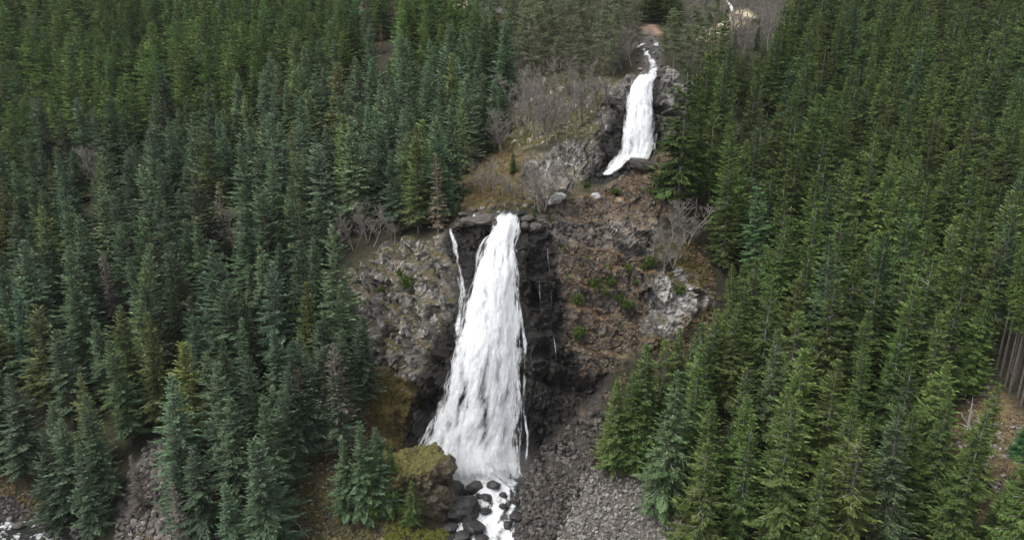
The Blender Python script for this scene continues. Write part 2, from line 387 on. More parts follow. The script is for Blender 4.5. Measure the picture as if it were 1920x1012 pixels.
SOIL = sstep(0.66, 0.90, TOP + 0.28 * cN1)
def put(k, col, t=1.0): 
    global C
    C = lerp(C, col, MASK[k] * t)
put('bank', lerp(lerp(moss, (0.075, 0.080, 0.028), 0.55 + 0 * cN1), grey, sstep(0.0, 0.3, cN2 + 0.4 * cN1)), 0.9); put('lipbank', lerp(lerp(moss, brack, 0.5 + 0 * cN1), dark, sstep(0.1, 0.35, cN2)), 0.9)
put('knoll', lerp(lerp(dark, grey, 0.3 + 0 * cN1), brack, np.clip(SOIL * 1.3 + 0.12 + 0.9 * cN2, 0, 1)))
put('ledge', lerp(lerp(dark, grey, 0.15 + 0 * cN1), lerp(lerp(brack, moss, sstep(0.0, 0.25, cN1) * 0.8), (0.15, 0.075, 0.035), sstep(0.05, 0.3, -cN3) * 0.5), np.clip(SOIL * 1.3 + 0.15 + 0.9 * cN2 + 0.4 * cN1, 0, 1)))
put('west', lerp(lerp(grey, dark, sstep(0.2, 0.45, -cN1) * 0.5), moss, np.clip(SOIL * 0.7 + sstep(0.18, 0.38, cN1 - cN3 * 0.5) * 0.55, 0, 1)))
put('westmoss', lerp(moss, brack, sstep(0, 0.3, cN1) * 0.6), 0.9)
put('greyface', lerp(grey, moss, SOIL * 0.8)); put('upperrock', lerp(grey, dark, 0.35 + 0 * cN1)); put('upperwest', lerp(grey, dark, 0.5 + 0 * cN1))
put('band', lerp(lerp(dark, grey, sstep(0.0, 0.35, cN1 + 0.15) * 0.6), brack, SOIL * 0.8)); put('eastrock', lerp(grey, moss, sstep(0.15, 0.35, cN1)))
tal = lerp(np.zeros((len(P0), 3)) + np.array([0.13, 0.12, 0.105]), (0.05, 0.045, 0.04), sstep(-0.3, 0.3, cN2))
put('talus', tal); put('talusdark', lerp(tal * 0.42, (0.085, 0.055, 0.04), sstep(0, 0.4, cN1) * 0.6)); put('scree', tal * 0.6); put('mossscree', lerp(tal * 0.4, (0.085, 0.075, 0.016), sstep(-0.2, 0.3, cN1) * 0.8))
put('cut', lerp(lerp(brack, moss, 0.35 + 0 * cN1), grey, sstep(0.25, 0.45, cN2) * 0.8))
put('meadow', (0.46, 0.40, 0.27), 0.9); put('meadow2', (0.50, 0.42, 0.31)); put('earth', (0.34, 0.22, 0.15), 0.85); put('stream', dark * 1.2)
put('wet2', wetr); put('wet', wetr); put('spray', wetr * 1.5); put('riverbed', wetr * 1.6)
WET = np.maximum.reduce([MASK['wet'], MASK['wet2'], MASK['spray'], MASK['riverbed'] * .8]) * np.clip(0.8 + 0.5 * cN1, 0, 1)

HF = P1[:, 2].reshape(NY, NX)
F = grid_faces(NX, NY)
rockface = (ROCK[F] > 0.42).mean(1) > 0.5
rockface |= (UNDER[F] > 0.5).any(1)
def submesh(name, fsel, mat, smooth):
    ff = F[fsel]; used, inv = np.unique(ff, return_inverse=True)
    me = mesh_from(name, P1[used], inv.reshape(-1, 4), smooth, C[used], {'wet': WET[used]})
    return obj(name, me, mat)
tag(submesh('ground', ~rockface, M_GROUND, True), 'steep forested hillside of dark soil, moss and scree', 'ground', kind='structure')
tag(submesh('cliff', rockface, M_CLIFF, False), 'broken grey and black rock cliff flanking the falls', 'cliff', kind='structure')

# ------------------------------------------------------------------ trees: one mesh set for each kind, shared by the copies
def foliage_material(name, dark, light, trans=0.22, spread=0.35):
    """needles: colour varies by spray (attribute rnd) and by tree (object colour)"""
    m, n, l, b = new_mat(name)
    a = n.new('ShaderNodeAttribute'); a.attribute_name = 'rnd'
    oi = n.new('ShaderNodeObjectInfo')
    c = mixc(n, l, a.outputs['Fac'], dark, light)
    c = mixc(n, l, 1.0, c, oi.outputs['Color'], 'MULTIPLY')
    l.new(c, b.inputs['Base Color']); b.inputs['Roughness'].default_value = 0.75
    b.inputs['Specular IOR Level'].default_value = 0.12
    tr = n.new('ShaderNodeBsdfTranslucent'); l.new(c, tr.inputs['Color'])
    mx = n.new('ShaderNodeMixShader'); mx.inputs[0].default_value = trans
    l.new(b.outputs[0], mx.inputs[1]); l.new(tr.outputs[0], mx.inputs[2]); l.new(mx.outputs[0], n['Material Output'].inputs['Surface'])
    return m
def bark_material(name, dark, light, scale=6):
    m, n, l, b = new_mat(name)
    geo = n.new('ShaderNodeTexCoord').outputs['Object']
    mp = n.new('ShaderNodeMapping'); mp.inputs['Scale'].default_value = (1, 1, 0.3); l.new(geo, mp.inputs['Vector'])
    c = mixc(n, l, maprange(n, l, noise_node(n, l, mp.outputs[0], scale, 5), 0.35, 0.65, 0, 1), dark, light)
    l.new(c, b.inputs['Base Color']); b.inputs['Roughness'].default_value = 0.9
    return m
M_BLUE = foliage_material('blue_spruce_needles', (0.048, 0.078, 0.048), (0.148, 0.204, 0.126))
M_GREEN = foliage_material('green_spruce_needles', (0.042, 0.072, 0.018), (0.134, 0.188, 0.056))
M_PINE = foliage_material('pine_needles', (0.11, 0.14, 0.075), (0.26, 0.295, 0.175), 0.3)
M_DEAD = foliage_material('dead_twigs', (0.12, 0.108, 0.094), (0.25, 0.23, 0.205), 0.1)
M_SHRUB = foliage_material('juniper_leaves', (0.030, 0.052, 0.010), (0.085, 0.125, 0.026))
M_BARK = bark_material('spruce_bark', (0.070, 0.058, 0.048), (0.15, 0.13, 0.112))
M_PINEBARK = bark_material('pine_bark', (0.085, 0.066, 0.052), (0.18, 0.14, 0.112))
M_BIRCH = bark_material('bare_bark', (0.11, 0.098, 0.085), (0.26, 0.24, 0.215))
M_GREYWOOD = bark_material('grey_dead_wood', (0.15, 0.14, 0.125), (0.30, 0.285, 0.26))

class Acc:
    def __init__(s): s.v, s.q, s.t, s.r, s.n = [], [], [], [], 0
    def add(s, v, quads=None, tris=None, r=0.5):
        v = np.asarray(v, float); s.v.append(v)
        if quads is not None: s.q.append(np.asarray(quads) + s.n)
        if tris is not None: s.t.append(np.asarray(tris) + s.n)
        s.r.append(np.broadcast_to(np.asarray(r, float), (len(v),))); s.n += len(v)
    def mesh(s, name, mat, smooth=False):
        fs = ([np.concatenate(s.q)] if s.q else []) + ([np.concatenate(s.t)] if s.t else [])
        me = mesh_from(name, np.concatenate(s.v), fs, smooth, None, {'rnd': np.concatenate(s.r)}); me.materials.append(mat)
        return me
def tube(acc, pts, rad, sides=5, r=0.5):
    pts = np.asarray(pts, float); rad = np.asarray(rad, float); n = len(pts)
    d = np.gradient(pts, axis=0); d /= np.linalg.norm(d, axis=1, keepdims=True) + 1e-9
    ref = np.where(np.abs(d[:, 2:3]) > 0.9, np.array([[1.0, 0, 0]]), np.array([[0, 0, 1.0]]))
    u = np.cross(d, ref); u /= np.linalg.norm(u, axis=1, keepdims=True) + 1e-9; w = np.cross(d, u)
    a = np.arange(sides) / sides * 2 * math.pi
    v = pts[:, None] + rad[:, None, None] * (np.cos(a)[None, :, None] * u[:, None] + np.sin(a)[None, :, None] * w[:, None])
    f = []
    for i in range(n - 1):
        for k in range(sides):
            f.append((i * sides + k, i * sides + (k + 1) % sides, (i + 1) * sides + (k + 1) % sides, (i + 1) * sides + k))
    acc.add(v.reshape(-1, 3), f, None, r)
def leaves(acc, base, dirv, length, width, rng, r, flat=None):
    """narrow rhombic sprays from base along dirv"""
    n = len(base)
    dirv = dirv / (np.linalg.norm(dirv, axis=1, keepdims=True) + 1e-9)
    ref = rng.normal(size=(n, 3)) * 0.55 + np.array([0, 0, 1.0])
    side = np.cross(dirv, ref); side /= np.linalg.norm(side, axis=1, keepdims=True) + 1e-9
    mid = base + dirv * (length * 0.45)[:, None]; sag = np.array([0, 0, -1.0]) * (length * 0.06)[:, None]
    v = np.stack([base, mid + side * width[:, None] - sag, base + dirv * length[:, None] + sag, mid - side * width[:, None] - sag], 1)
    i = np.arange(n)[:, None] * 4
    acc.add(v.reshape(-1, 3), i + np.arange(4)[None, :], None, np.repeat(np.broadcast_to(r, (n,)), 4))

def spruce(seed, H, Rmax, drop, hang, start=0.05, gap=0.52, per=7, lean=0.0, density=1.0, thin=1.0, tipup=0.25, top_up=0.6, limb=0.03, fat=1.0, taper=0.84):
    """returns crown and wood accumulators. drop: how far limbs sag; hang: how far the side sprays hang"""
    rng = np.random.default_rng(seed)
    crown, wood = Acc(), Acc()
    zz = np.linspace(0, H, 9); wob = np.cumsum(rng.normal(0, 0.05, (9, 2)), 0) * (zz / H)[:, None]
    spine = np.stack([wob[:, 0], wob[:, 1], zz], -1)
    tube(wood, spine, 0.011 * H * (1 - zz / H) ** 0.8 + 0.02, 7)
    bulge = rng.uniform(0, 6.28)
    z = H * start
    while z < H * 0.985:
        t = z / H; tt = (t - start) / (1 - start)
        prof = (1 - tt) ** taper * (0.72 + 0.28 * min(1, tt / 0.12)) + 0.03
        nb = max(3, int(round((per if tt < 0.8 else 5) + rng.integers(-1, 2))))
        az0 = rng.uniform(0, 6.28)
        for k in range(nb):
            az = az0 + k * 6.283 / nb + rng.normal(0, 0.22)
            L = Rmax * prof * rng.uniform(0.55, 1.18) * (1 + 0.2 * math.cos(az - bulge) + 0.13 * math.sin(z * 1.1 + bulge * 3)) * (1.15 if rng.random() < 0.08 else 1)
            if rng.random() > density: continue
            L = max(L, 0.25)
            up = (top_up * tt ** 1.5 + 0.10 * (1 - tt)) + rng.normal(0, 0.06)
            s = np.linspace(0, 1, 6); dr = drop * (1 - tt) ** 0.7 * rng.uniform(0.7, 1.3)
            hz = L * (up * s - dr * s ** 1.6 + tipup * dr * s ** 4)
            zb = z + rng.normal(0, 0.14)
            e = np.array([math.cos(az), math.sin(az), 0]); p = np.array([-e[1], e[0], 0])
            ax, ay = np.interp(zb, zz, wob[:, 0]), np.interp(zb, zz, wob[:, 1])
            pts = np.stack([ax + e[0] * L * s, ay + e[1] * L * s, zb + hz], -1) + np.outer(s ** 2, p) * rng.normal(0, 0.08) * L
            if limb > 0 and L > 0.8:
                sideV = p * limb * 0.9
                w0 = (1 - s * 0.8)[:, None]
                wv = np.concatenate([pts + sideV * w0 + [0, 0, 0.07], pts - sideV * w0 + [0, 0, 0.07]], 0)
                i = np.arange(4); wood.add(wv, np.stack([i, i + 1, i + 7, i + 6], -1), None, rng.random())
            rb = float(np.clip(rng.normal(0.45, 0.22), 0, 1))
            n = int((L / 0.12 + 4) * thin)
            si = np.sort(rng.uniform(0.1, 1.0, n)) ** 0.85
            for sg in (-1, 1):
                bp = np.stack([np.interp(si, s, pts[:, j]) for j in range(3)], -1)
                ln = np.clip((0.30 + 0.27 * L) * (1.05 - si) ** 0.6 * rng.uniform(0.7, 1.25, n), 0.22, 1.25)
                dv = e * rng.uniform(0.45, 0.95, n)[:, None] + sg * p * rng.uniform(0.5, 1.0, n)[:, None]
                dv[:, 2] += -hang * rng.uniform(0.3, 1.3, n) * (1 - 0.6 * tt) + 0.25 * tt + 0.05
                leaves(crown, bp, dv, ln, ln * fat * rng.uniform(0.13, 0.20, n), rng, np.clip(rb + rng.normal(0, 0.14, n), 0, 1))
            leaves(crown, pts[[3, 5]] - e * 0.25 * L * 0.3, np.tile(e + np.array([0, 0, 0.15 + 0.3 * tt]), (2, 1)), np.full(2, 0.35 + 0.22 * L), np.full(2, 0.09 + 0.02 * L), rng, min(1, rb + 0.15))
        z += gap * (0.75 + 0.5 * rng.random()) * (1.0 if tt < 0.75 else 0.62) 
    leaves(crown, np.tile(spine[-1] - [0, 0, 0.9], (5, 1)), np.stack([rng.normal(0, .12, 5), rng.normal(0, .12, 5), np.ones(5)], -1), np.full(5, 1.1), np.full(5, 0.09), rng, 0.7)
    return crown, wood

def pine(seed, H, Rmax, start=0.42):
    rng = np.random.default_rng(seed); crown, wood = Acc(), Acc()
    zz = np.linspace(0, H, 10); wob = np.cumsum(rng.normal(0, 0.16, (10, 2)), 0) * (zz / H)[:, None]
    tube(wood, np.stack([wob[:, 0], wob[:, 1], zz], -1), 0.011 * H * (1 - zz / H) ** 0.7 + 0.03, 7)
    for k in range(50):
        t = start + (1 - start) * (k + rng.random()) / 50; z = t * H; tt = (t - start) / (1 - start)
        L = Rmax * (0.35 + 0.75 * math.sin(min(1, 0.25 + tt * 0.9) * math.pi)) * rng.uniform(0.55, 1.15)
        az = rng.uniform(0, 6.28); e = np.array([math.cos(az), math.sin(az), 0]); s = np.linspace(0, 1, 5)
        pts = np.array([np.interp(z, zz, wob[:, 0]), np.interp(z, zz, wob[:, 1]), z]) + np.outer(s, e) * L
        pts[:, 2] += L * (0.35 * tt + 0.05) * s + rng.normal(0, 0.12) * s * L; pts[:, :2] += rng.normal(0, 0.1, (5, 2)) * s[:, None] * L
        tube(wood, pts, 0.05 * (1 - 0.8 * s) + 0.008, 3)
        rb = float(np.clip(rng.normal(0.45, 0.22), 0, 1))
        for c_ in range(int(5 + L * 3)):
            si = rng.uniform(0.3, 1.02); ctr = np.array([np.interp(si, s, pts[:, j]) for j in range(3)]) + rng.normal(0, 0.25, 3) * np.array([1.4, 1.4, 0.6])
            n = 16; dv = rng.normal(size=(n, 3)); dv[:, 2] = np.abs(dv[:, 2]) * 0.6 + 0.15
            leaves(crown, np.tile(ctr, (n, 1)), dv, rng.uniform(0.28, 0.6, n), rng.uniform(0.035, 0.07, n), rng, np.clip(rb + rng.normal(0, 0.15, n), 0, 1))
    return crown, wood

def bare_tree(seed, H, spread=0.45, stems=1, dens=1.0, thick=1.0):
    """leafless broadleaf: trunk and limbs, and a haze of twigs"""
    rng = np.random.default_rng(seed); twigs, wood = Acc(), Acc()
    def grow(p, d, L, rad, lev):
        n = 5; pts = [p]; 
        for i in range(n - 1):
            d = d + rng.normal(0, 0.13, 3) + np.array([0, 0, 0.05]); d = d / np.linalg.norm(d); pts.append(pts[-1] + d * L / (n - 1))
        pts = np.array(pts); s = np.linspace(0, 1, n)
        tube(wood if lev < 2 else twigs, pts, rad * (1 - 0.75 * s) + 0.006, 5 if lev == 0 else 3, rng.random())
        if lev >= 3: return
        kids = [int(15 * dens), int(7 * dens), int(5 * dens)][lev]
        for k in range(kids):
            si = rng.uniform(0.22 if lev == 0 else 0.15, 1.0)
            q = np.array([np.interp(si, s, pts[:, j]) for j in range(3)])
            a = rng.uniform(0, 6.28); out = np.array([math.cos(a), math.sin(a), 0])
            nd = out * rng.uniform(0.5, 1.0) * (1 if lev == 0 else 0.8) + d * 0.5 + np.array([0, 0, 0.35])
            grow(q, nd / np.linalg.norm(nd), L * (spread if lev == 0 else 0.5) * rng.uniform(0.6, 1.15) * (1.15 - 0.6 * si), rad * 0.36 * (1.2 - 0.6 * si) + 0.005, lev + 1)
    for k in range(stems):
        a = rng.uniform(0, 6.28); lean = 0.0 if stems == 1 else 0.28
        d0 = np.array([math.cos(a) * lean, math.sin(a) * lean, 1.0])
        grow(np.array([math.cos(a), math.sin(a), 0]) * 0.12 * (stems > 1), d0 / np.linalg.norm(d0), H * rng.uniform(0.8, 1), 0.012 * H * thick, 0)
    return twigs, wood
def bush(seed, r, h):
    rng = np.random.default_rng(seed); crown, wood = Acc(), Acc()
    for k in range(26):
        a = rng.uniform(0, 6.28); u = math.sqrt(rng.random()); top = np.array([math.cos(a) * r * u, math.sin(a) * r * u, h * (1 - 0.55 * u * u) * rng.uniform(0.6, 1.1)])
        s = np.linspace(0, 1, 4); pts = np.outer(s, top); tube(wood, pts, 0.03 * (1 - 0.7 * s), 3)
        n = 34; bp = np.outer(rng.uniform(0.3, 1.05, n), top) + rng.normal(0, 0.14, (n, 3)) * r
        leaves(crown, bp, rng.normal(size=(n, 3)) + np.array([0, 0, 0.7]), rng.uniform(0.16, 0.34, n), rng.uniform(0.05, 0.09, n), rng, np.clip(rng.normal(0.45, 0.2) + rng.normal(0, 0.12, n), 0, 1))
    return crown, wood

def kind(gen, crown_mat, wood_mat, cn='crown', wn_='trunk'):
    c_, w_ = gen
    return c_.mesh(cn, crown_mat), w_.mesh(wn_, wood_mat, True), c_, w_
VAR = [(1, .05, .84), (1, .10, .95), (.84, .04, .78), (1, .11, .9), (.72, .12, .7), (1, .05, 1.0), (.9, .08, .72), (.94, .14, .86)]   # density, crown base, taper
BLUE = [kind(spruce(10 + k, 20, 3.6 + 0.3 * (k % 3), 0.26, 0.35, start=VAR[k][1], density=VAR[k][0], taper=VAR[k][2], top_up=0.75), M_BLUE, M_BARK) for k in range(8)]
GREEN = [kind(spruce(40 + k, 20, 3.3 + 0.3 * (k % 3), 0.48, 0.75, start=VAR[k][1], density=VAR[k][0], taper=VAR[k][2], limb=0.045 + 0.014 * k, tipup=0.45), M_GREEN, M_GREYWOOD) for k in range(8)]
PLANT = [kind(spruce(70 + k, 18, 3.5 + 0.25 * (k % 3), 0.34, 0.5, start=0.06, gap=0.6, thin=0.8), M_GREEN, M_BARK) for k in range(4)]
LOBLUE = [spruce(200 + k, 20, 4.0, 0.26, 0.35, gap=0.95, per=6, thin=0.32, limb=0, fat=1.9, top_up=0.75)[0] for k in range(3)]
LOGREEN = [spruce(210 + k, 20, 3.8, 0.45, 0.6, gap=0.95, per=6, thin=0.32, limb=0, fat=1.9)[0] for k in range(3)]
POLE = [kind(spruce(90 + k, 22, 2.1, 0.4, 0.6, start=0.55, gap=0.6), M_GREEN, M_BARK) for k in range(3)]
DEADS = [kind(spruce(100 + k, 18, 2.6, 0.3, 0.5, start=0.10, gap=0.62, thin=0.55, density=0.85, limb=0.05), M_DEAD, M_GREYWOOD) for k in range(3)]
PINES = [kind(pine(120 + k, 19, 3.2, start=0.22 + 0.05 * k), M_PINE, M_PINEBARK) for k in range(4)]
BARES = [kind(bare_tree(140 + k, 10, 0.42, 1 if k < 3 else 3, 1.0), M_BIRCH, M_BIRCH, 'twigs') for k in range(5)]
BUSHES = [kind(bush(160 + k, 0.9, 1.3), M_SHRUB, M_BARK, 'foliage', 'stem') for k in range(3)]

rngT = np.random.default_rng(2024)
def place(name, kinds, p, h, label, cat, group, tint=(1, 1, 1), wide_=1.0, rot=None, lean=(0, 0), k=None):
    """one tree as an Empty at its foot with trunk and crown below it"""
    c_, w_ = kinds[int(rngT.integers(len(kinds))) if k is None else k][:2]
    H0 = max(v.co.z for v in w_.vertices) if 'H0' not in w_ else w_['H0']; w_['H0'] = H0
    root = bpy.data.objects.new(name, None); COL.objects.link(root)
    root.empty_display_size = 0.5
    s = h / H0; root.location = (p[0], p[1], p[2] - 0.25); root.scale = (s * wide_, s * wide_, s)
    root.rotation_euler = (lean[0], lean[1], rngT.uniform(0, 6.28) if rot is None else rot)
    for me in (c_, w_):
        o = bpy.data.objects.new(me.name.split('.')[0], me); COL.objects.link(o); o.parent = root
        o.color = (*tint, 1) if me is c_ else (1, 1, 1, 1)
    return tag(root, label, cat, group)

def fbm_s(x, y): return math.sin(x * 0.11 + 1.3 * math.sin(y * 0.07)) * math.sin(y * 0.13 + 2)
def inside_xy(P, poly_px):
    return poly_sd(P[:, :2], spot(*np.array(poly_px, float).T)[:, :2])
def scatter(poly_px, dmin, seed, tries=14000, edge=0.4):
    poly = spot(*np.array(poly_px, float).T)[:, :2]; rng = np.random.default_rng(seed)
    lo, hi = poly.min(0), poly.max(0); kept = []; cell = {}
    cand = rng.uniform(lo, hi, (tries, 2)); sd = poly_sd(cand, poly); cand = cand[sd > edge]
    for x, y in cand:
        dm = dmin * (0.82 + 0.36 * rng.random()) * (1 + 0.0033 * max(0, y - 130)) * (1.0 + 0.12 * (fbm_s(x, y))); ci, cj = int(x // 7), int(y // 7); ok = True
        for a in (-1, 0, 1):
            for b in (-1, 0, 1):
                for (u, v) in cell.get((ci + a, cj + b), ()):
                    if (u - x) ** 2 + (v - y) ** 2 < dm * dm: ok = False; break
                if not ok: break
            if not ok: break
        if ok: cell.setdefault((ci, cj), []).append((x, y)); kept.append((x, y))
    P = np.array(kept); return np.concatenate([P, height(P[:, 0], P[:, 1], HF)[:, None]], 1)

WESTF = [(-250,-45),(300,-45),(700,-45),(800,-40),(830,30),(905,85),(950,120),(965,200),(950,250),(915,290),(868,335),(832,420),(800,442),(735,455),(650,512),(628,560),(690,690),(668,760),(600,800),(560,880),(545,1090),(340,1090),(335,840),(285,815),(215,890),(200,985),(140,985),(30,925),(-60,880),(-250,870)]
EASTF = [(1292,215),(1340,200),(1400,205),(1445,165),(1480,110),(1505,-45),(1900,-45),(2150,-45),(2150,640),(1930,625),(1850,650),(1825,740),(1775,790),(1785,880),(1850,985),(2000,1010),(2000,1120),(1350,1120),(1235,965),(1222,905),(1150,893),(1130,878),(1200,838),(1290,785),(1345,735),(1385,610),(1350,530),(1310,460),(1275,440),(1266,385),(1288,270)]
west = scatter(WESTF, 4.6, 11, 26000); east = scatter(EASTF, 5.1, 12, 26000)

# ------------------------------------------------------------------ forests: the largest in view stand as single trees, the rest as a far forest
def choose(P, hts, limit):
    bx, by, dep = project(P); tx, ty, _ = project(P + np.stack([0 * hts, 0 * hts, hts], -1))
    show = (bx > -30) & (bx < 1950) & (by > 12) & (ty < 985)
    size = np.where(show, hts / dep, 0); order = np.argsort(-size)
    keep = np.zeros(len(P), bool); keep[order[:limit]] = True
    return keep & show
def tints(n, seed, base, var):
    rng = np.random.default_rng(seed); v = rng.normal(1, var, (n, 1)) * (1 + rng.normal(0, var * 0.3, (n, 3)) * np.array([1, 0.5, 1]))
    return np.clip(v * np.array(base), 0.35, 2.2)
FAR = {'blue': [], 'green': []}
def where_west(x, y):
    if y > 900 and x < 240: return 'on the bank above the white rapids'
    if y > 800 and x < 420: return 'beside the grey scree gully'
    if y > 800: return 'above the mossy scree slope'
    if x > 560 and y > 560: return 'under the lichen-grey cliff'
    if x > 560 and y > 380: return 'on the rim of the lichen-grey cliff'
    if x > 800: return 'along the mossy bank below the pines'
    if y > 560: return 'low in the blue-green stand'
    if y > 360: return 'midway up the blue-green stand'
    return 'high in the blue-green stand below the plantation'
def where_east(x, y):
    if y > 850 and x < 1400: return 'at the edge of the grey talus'
    if x > 1700 and y > 700: return 'beside the brown cleared slope'
    if x < 1340 and y < 330: return 'beside the upper waterfall'
    if x < 1350 and y < 620: return 'along the rim of the bracken ledge'
    if x < 1350: return 'at the foot of the bracken ledge'
    if y < 160: return 'near the top of the yellow-green stand'
    if y < 360: return 'high in the yellow-green stand'
    if y < 600: return 'midway up the yellow-green stand'
    return 'low in the yellow-green stand'
def where_plant(x, y):
    if x > 760: return 'of the plantation edge beside the pale pines'
    if y > 230: return 'of the plantation edge above the blue-green stand'
    if y > 130: return 'in the middle rows of the hill plantation'
    return 'in the upper rows of the hill plantation'
def stand(P, kinds, name, hrange, limit, colour, where, seed, base, var, far, wr=(0.85, 1.2)):
    rng = np.random.default_rng(seed); h = rng.uniform(*hrange, len(P)); small = rng.random(len(P)) < 0.16
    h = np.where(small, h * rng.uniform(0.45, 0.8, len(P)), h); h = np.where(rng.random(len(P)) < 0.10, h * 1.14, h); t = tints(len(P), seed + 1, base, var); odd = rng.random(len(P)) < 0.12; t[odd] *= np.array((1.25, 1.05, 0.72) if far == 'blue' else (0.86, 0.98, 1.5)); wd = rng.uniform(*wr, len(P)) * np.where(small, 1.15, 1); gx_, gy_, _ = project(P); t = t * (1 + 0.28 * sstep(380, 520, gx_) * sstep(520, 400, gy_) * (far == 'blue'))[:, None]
    keep = choose(P, h, limit); bx, by, _ = project(P); lum = t.mean(1)
    for i in range(len(P)):
        if keep[i]:
            size = 'short' if h[i] < hrange[0] * 0.92 else ('tall' if h[i] > hrange[0] + 0.62 * (hrange[1] - hrange[0]) else 'middling')
            shade = 'dark' if lum[i] < 0.92 * np.mean(base) else ('pale' if lum[i] > 1.09 * np.mean(base) else 'plain')
            build = 'slender' if wd[i] < 0.98 else 'broad'
            w_ = where(bx[i], by[i]); kv = int(rng.integers(len(kinds))); form = '' if len(kinds) < 8 else ('', 'wide-skirted ', 'full-topped ', 'bare-footed ', 'gappy ', 'sharp-topped ', 'round-shouldered ', 'high-crowned ')[kv]
            if odd[i]: shade = 'olive-tinged' if far == 'blue' else 'bluish-tinged'
            place(name, kinds, P[i], h[i], f'{size} {build} {form}{shade} {colour} spruce {w_}', 'spruce tree', f'{colour} spruces {w_}', t[i], wd[i], lean=rng.normal(0, 0.03, 2), k=kv)
        else: FAR[far].append((P[i], h[i], wd[i] , t[i], rng.uniform(0, 6.28), int(rng.integers(3))))
OPEN = [(213,600,470),(425,480,340),(185,365,270),(175,340,275),(455,500,400),(440,495,385),(640,478,405),(665,470,400),(690,455,375),(1300,455,370),(1418,235,160),(690,75,-40),(742,60,-50),(716,100,45),(822,436,285)]
def opened(P):                                       # small openings in the stand where bare trees show
    bx, by, dep = project(P); tip = by - 20 / dep * FPX; bad = np.zeros(len(P), bool)
    for x, y0, y1 in OPEN: bad |= (np.abs(bx - x) < 15) & (by > y0 - 14) & (tip < y0 * 0.62 + y1 * 0.38)
    return P[~bad]
west, east = opened(west), opened(east)
wx, wy, _ = project(west)
split = np.interp(wx, [-300, 0, 300, 450, 520, 700, 860, 1000], [330, 330, 320, 270, 200, 195, 170, 150])
isblue = wy > split + np.random.default_rng(3).normal(0, 18, len(wx))
stand(west[isblue], BLUE, 'blue_spruce', (17, 23), 295, 'blue-green', where_west, 21, (1.05, 1.08, 1.0), 0.21, 'blue')
stand(west[~isblue], PLANT, 'plantation_spruce', (18.5, 23.5), 230, 'leaf-green', where_plant, 31, (1.1, 1.22, 1.15), 0.2, 'green', (1.0, 1.4))
stand(east, GREEN, 'green_spruce', (19, 26), 295, 'yellow-green', where_east, 41, (1, 1.02, 1), 0.2, 'green')
def far_forest(name, protos, items, mat, label, h0=20):
    V, Q, RN, n = [], [], [], 0
    for (p, h, wd, t, rot, k) in items:
        a = protos[k]; v = np.concatenate(a.v); f = np.concatenate(a.q); s = h / h0; c_, s_ = math.cos(rot), math.sin(rot)
        xy = v[:, :2] @ np.array([[c_, s_], [-s_, c_]]) * s * wd
        V.append(np.stack([xy[:, 0] + p[0], xy[:, 1] + p[1], v[:, 2] * s + p[2] - 0.2], -1)); Q.append(f + n); n += len(v)
        RN.append(np.clip(np.concatenate(a.r) + (t.mean() - 1) * 1.2, 0, 1))
    me = mesh_from(name, np.concatenate(V), np.concatenate(Q), False, None, {'rnd': np.concatenate(RN)})
    o = obj(name, me, mat); return tag(o, label, 'forest', kind='stuff')
if FAR['green']: far_forest('far_forest', LOGREEN, FAR['green'], M_GREEN, 'distant mass of green spruces along the hilltop')
if FAR['blue']: far_forest('edge_forest', LOBLUE, FAR['blue'], M_BLUE, 'mass of blue-green spruces past the single ones')

# ------------------------------------------------------------------ water
def water_material(name, white=(0.80, 0.82, 0.84), lo=0.22, hi=0.78, amp=1.5, su=0.95, sv=0.24):
    m, n, l, b = new_mat(name)
    fu = n.new('ShaderNodeAttribute'); fu.attribute_name = 'fu'; fv = n.new('ShaderNodeAttribute'); fv.attribute_name = 'fv'
    de = n.new('ShaderNodeAttribute'); de.attribute_name = 'dens'
    def coord(a, b_, o):
        c_ = n.new('ShaderNodeCombineXYZ'); l.new(math_node(n, l, 'MULTIPLY', fu.outputs['Fac'], a), c_.inputs[0]); l.new(math_node(n, l, 'MULTIPLY', fv.outputs['Fac'], b_), c_.inputs[1]); c_.inputs[2].default_value = o
        return c_.outputs[0]
    n1 = noise_node(n, l, coord(su, sv, 0.3), 1.0, 6, 0.6); n2 = noise_node(n, l, coord(su * 3.2, sv * 2.6, 7.7), 1.0, 4, 0.65)
    mixn = math_node(n, l, 'ADD', math_node(n, l, 'MULTIPLY', n1, 0.78), math_node(n, l, 'MULTIPLY', n2, 0.22))
    al = math_node(n, l, 'ADD', de.outputs['Fac'], math_node(n, l, 'MULTIPLY', math_node(n, l, 'SUBTRACT', mixn, 0.5), amp * 2))
    al = maprange(n, l, al, lo, hi, 0, 1)
    l.new(al, b.inputs['Alpha'])
    b.inputs['Base Color'].default_value = (*white, 1); b.inputs['Roughness'].default_value = 0.55
    bp = n.new('ShaderNodeBump'); bp.inputs['Strength'].default_value = 0.3; bp.inputs['Distance'].default_value = 0.5
    l.new(mixn, bp.inputs['Height']); l.new(bp.outputs[0], b.inputs['Normal'])
    tr = n.new('ShaderNodeBsdfTranslucent'); tr.inputs['Color'].default_value = (*white, 1)
    tp = n.new('ShaderNodeBsdfTransparent')
    t1 = n.new('ShaderNodeMixShader'); l.new(al, t1.inputs[0]); l.new(tp.outputs[0], t1.inputs[1]); l.new(tr.outputs[0], t1.inputs[2])
    t2 = n.new('ShaderNodeMixShader'); t2.inputs[0].default_value = 0.45; l.new(b.outputs[0], t2.inputs[1]); l.new(t1.outputs[0], t2.inputs[2])
    l.new(t2.outputs[0], n['Material Output'].inputs['Surface'])
    return m
M_FALL = water_material('falling_water')
M_FOAM = water_material('foaming_water', su=0.8, sv=0.5, lo=0.25, hi=0.75, amp=1.7)
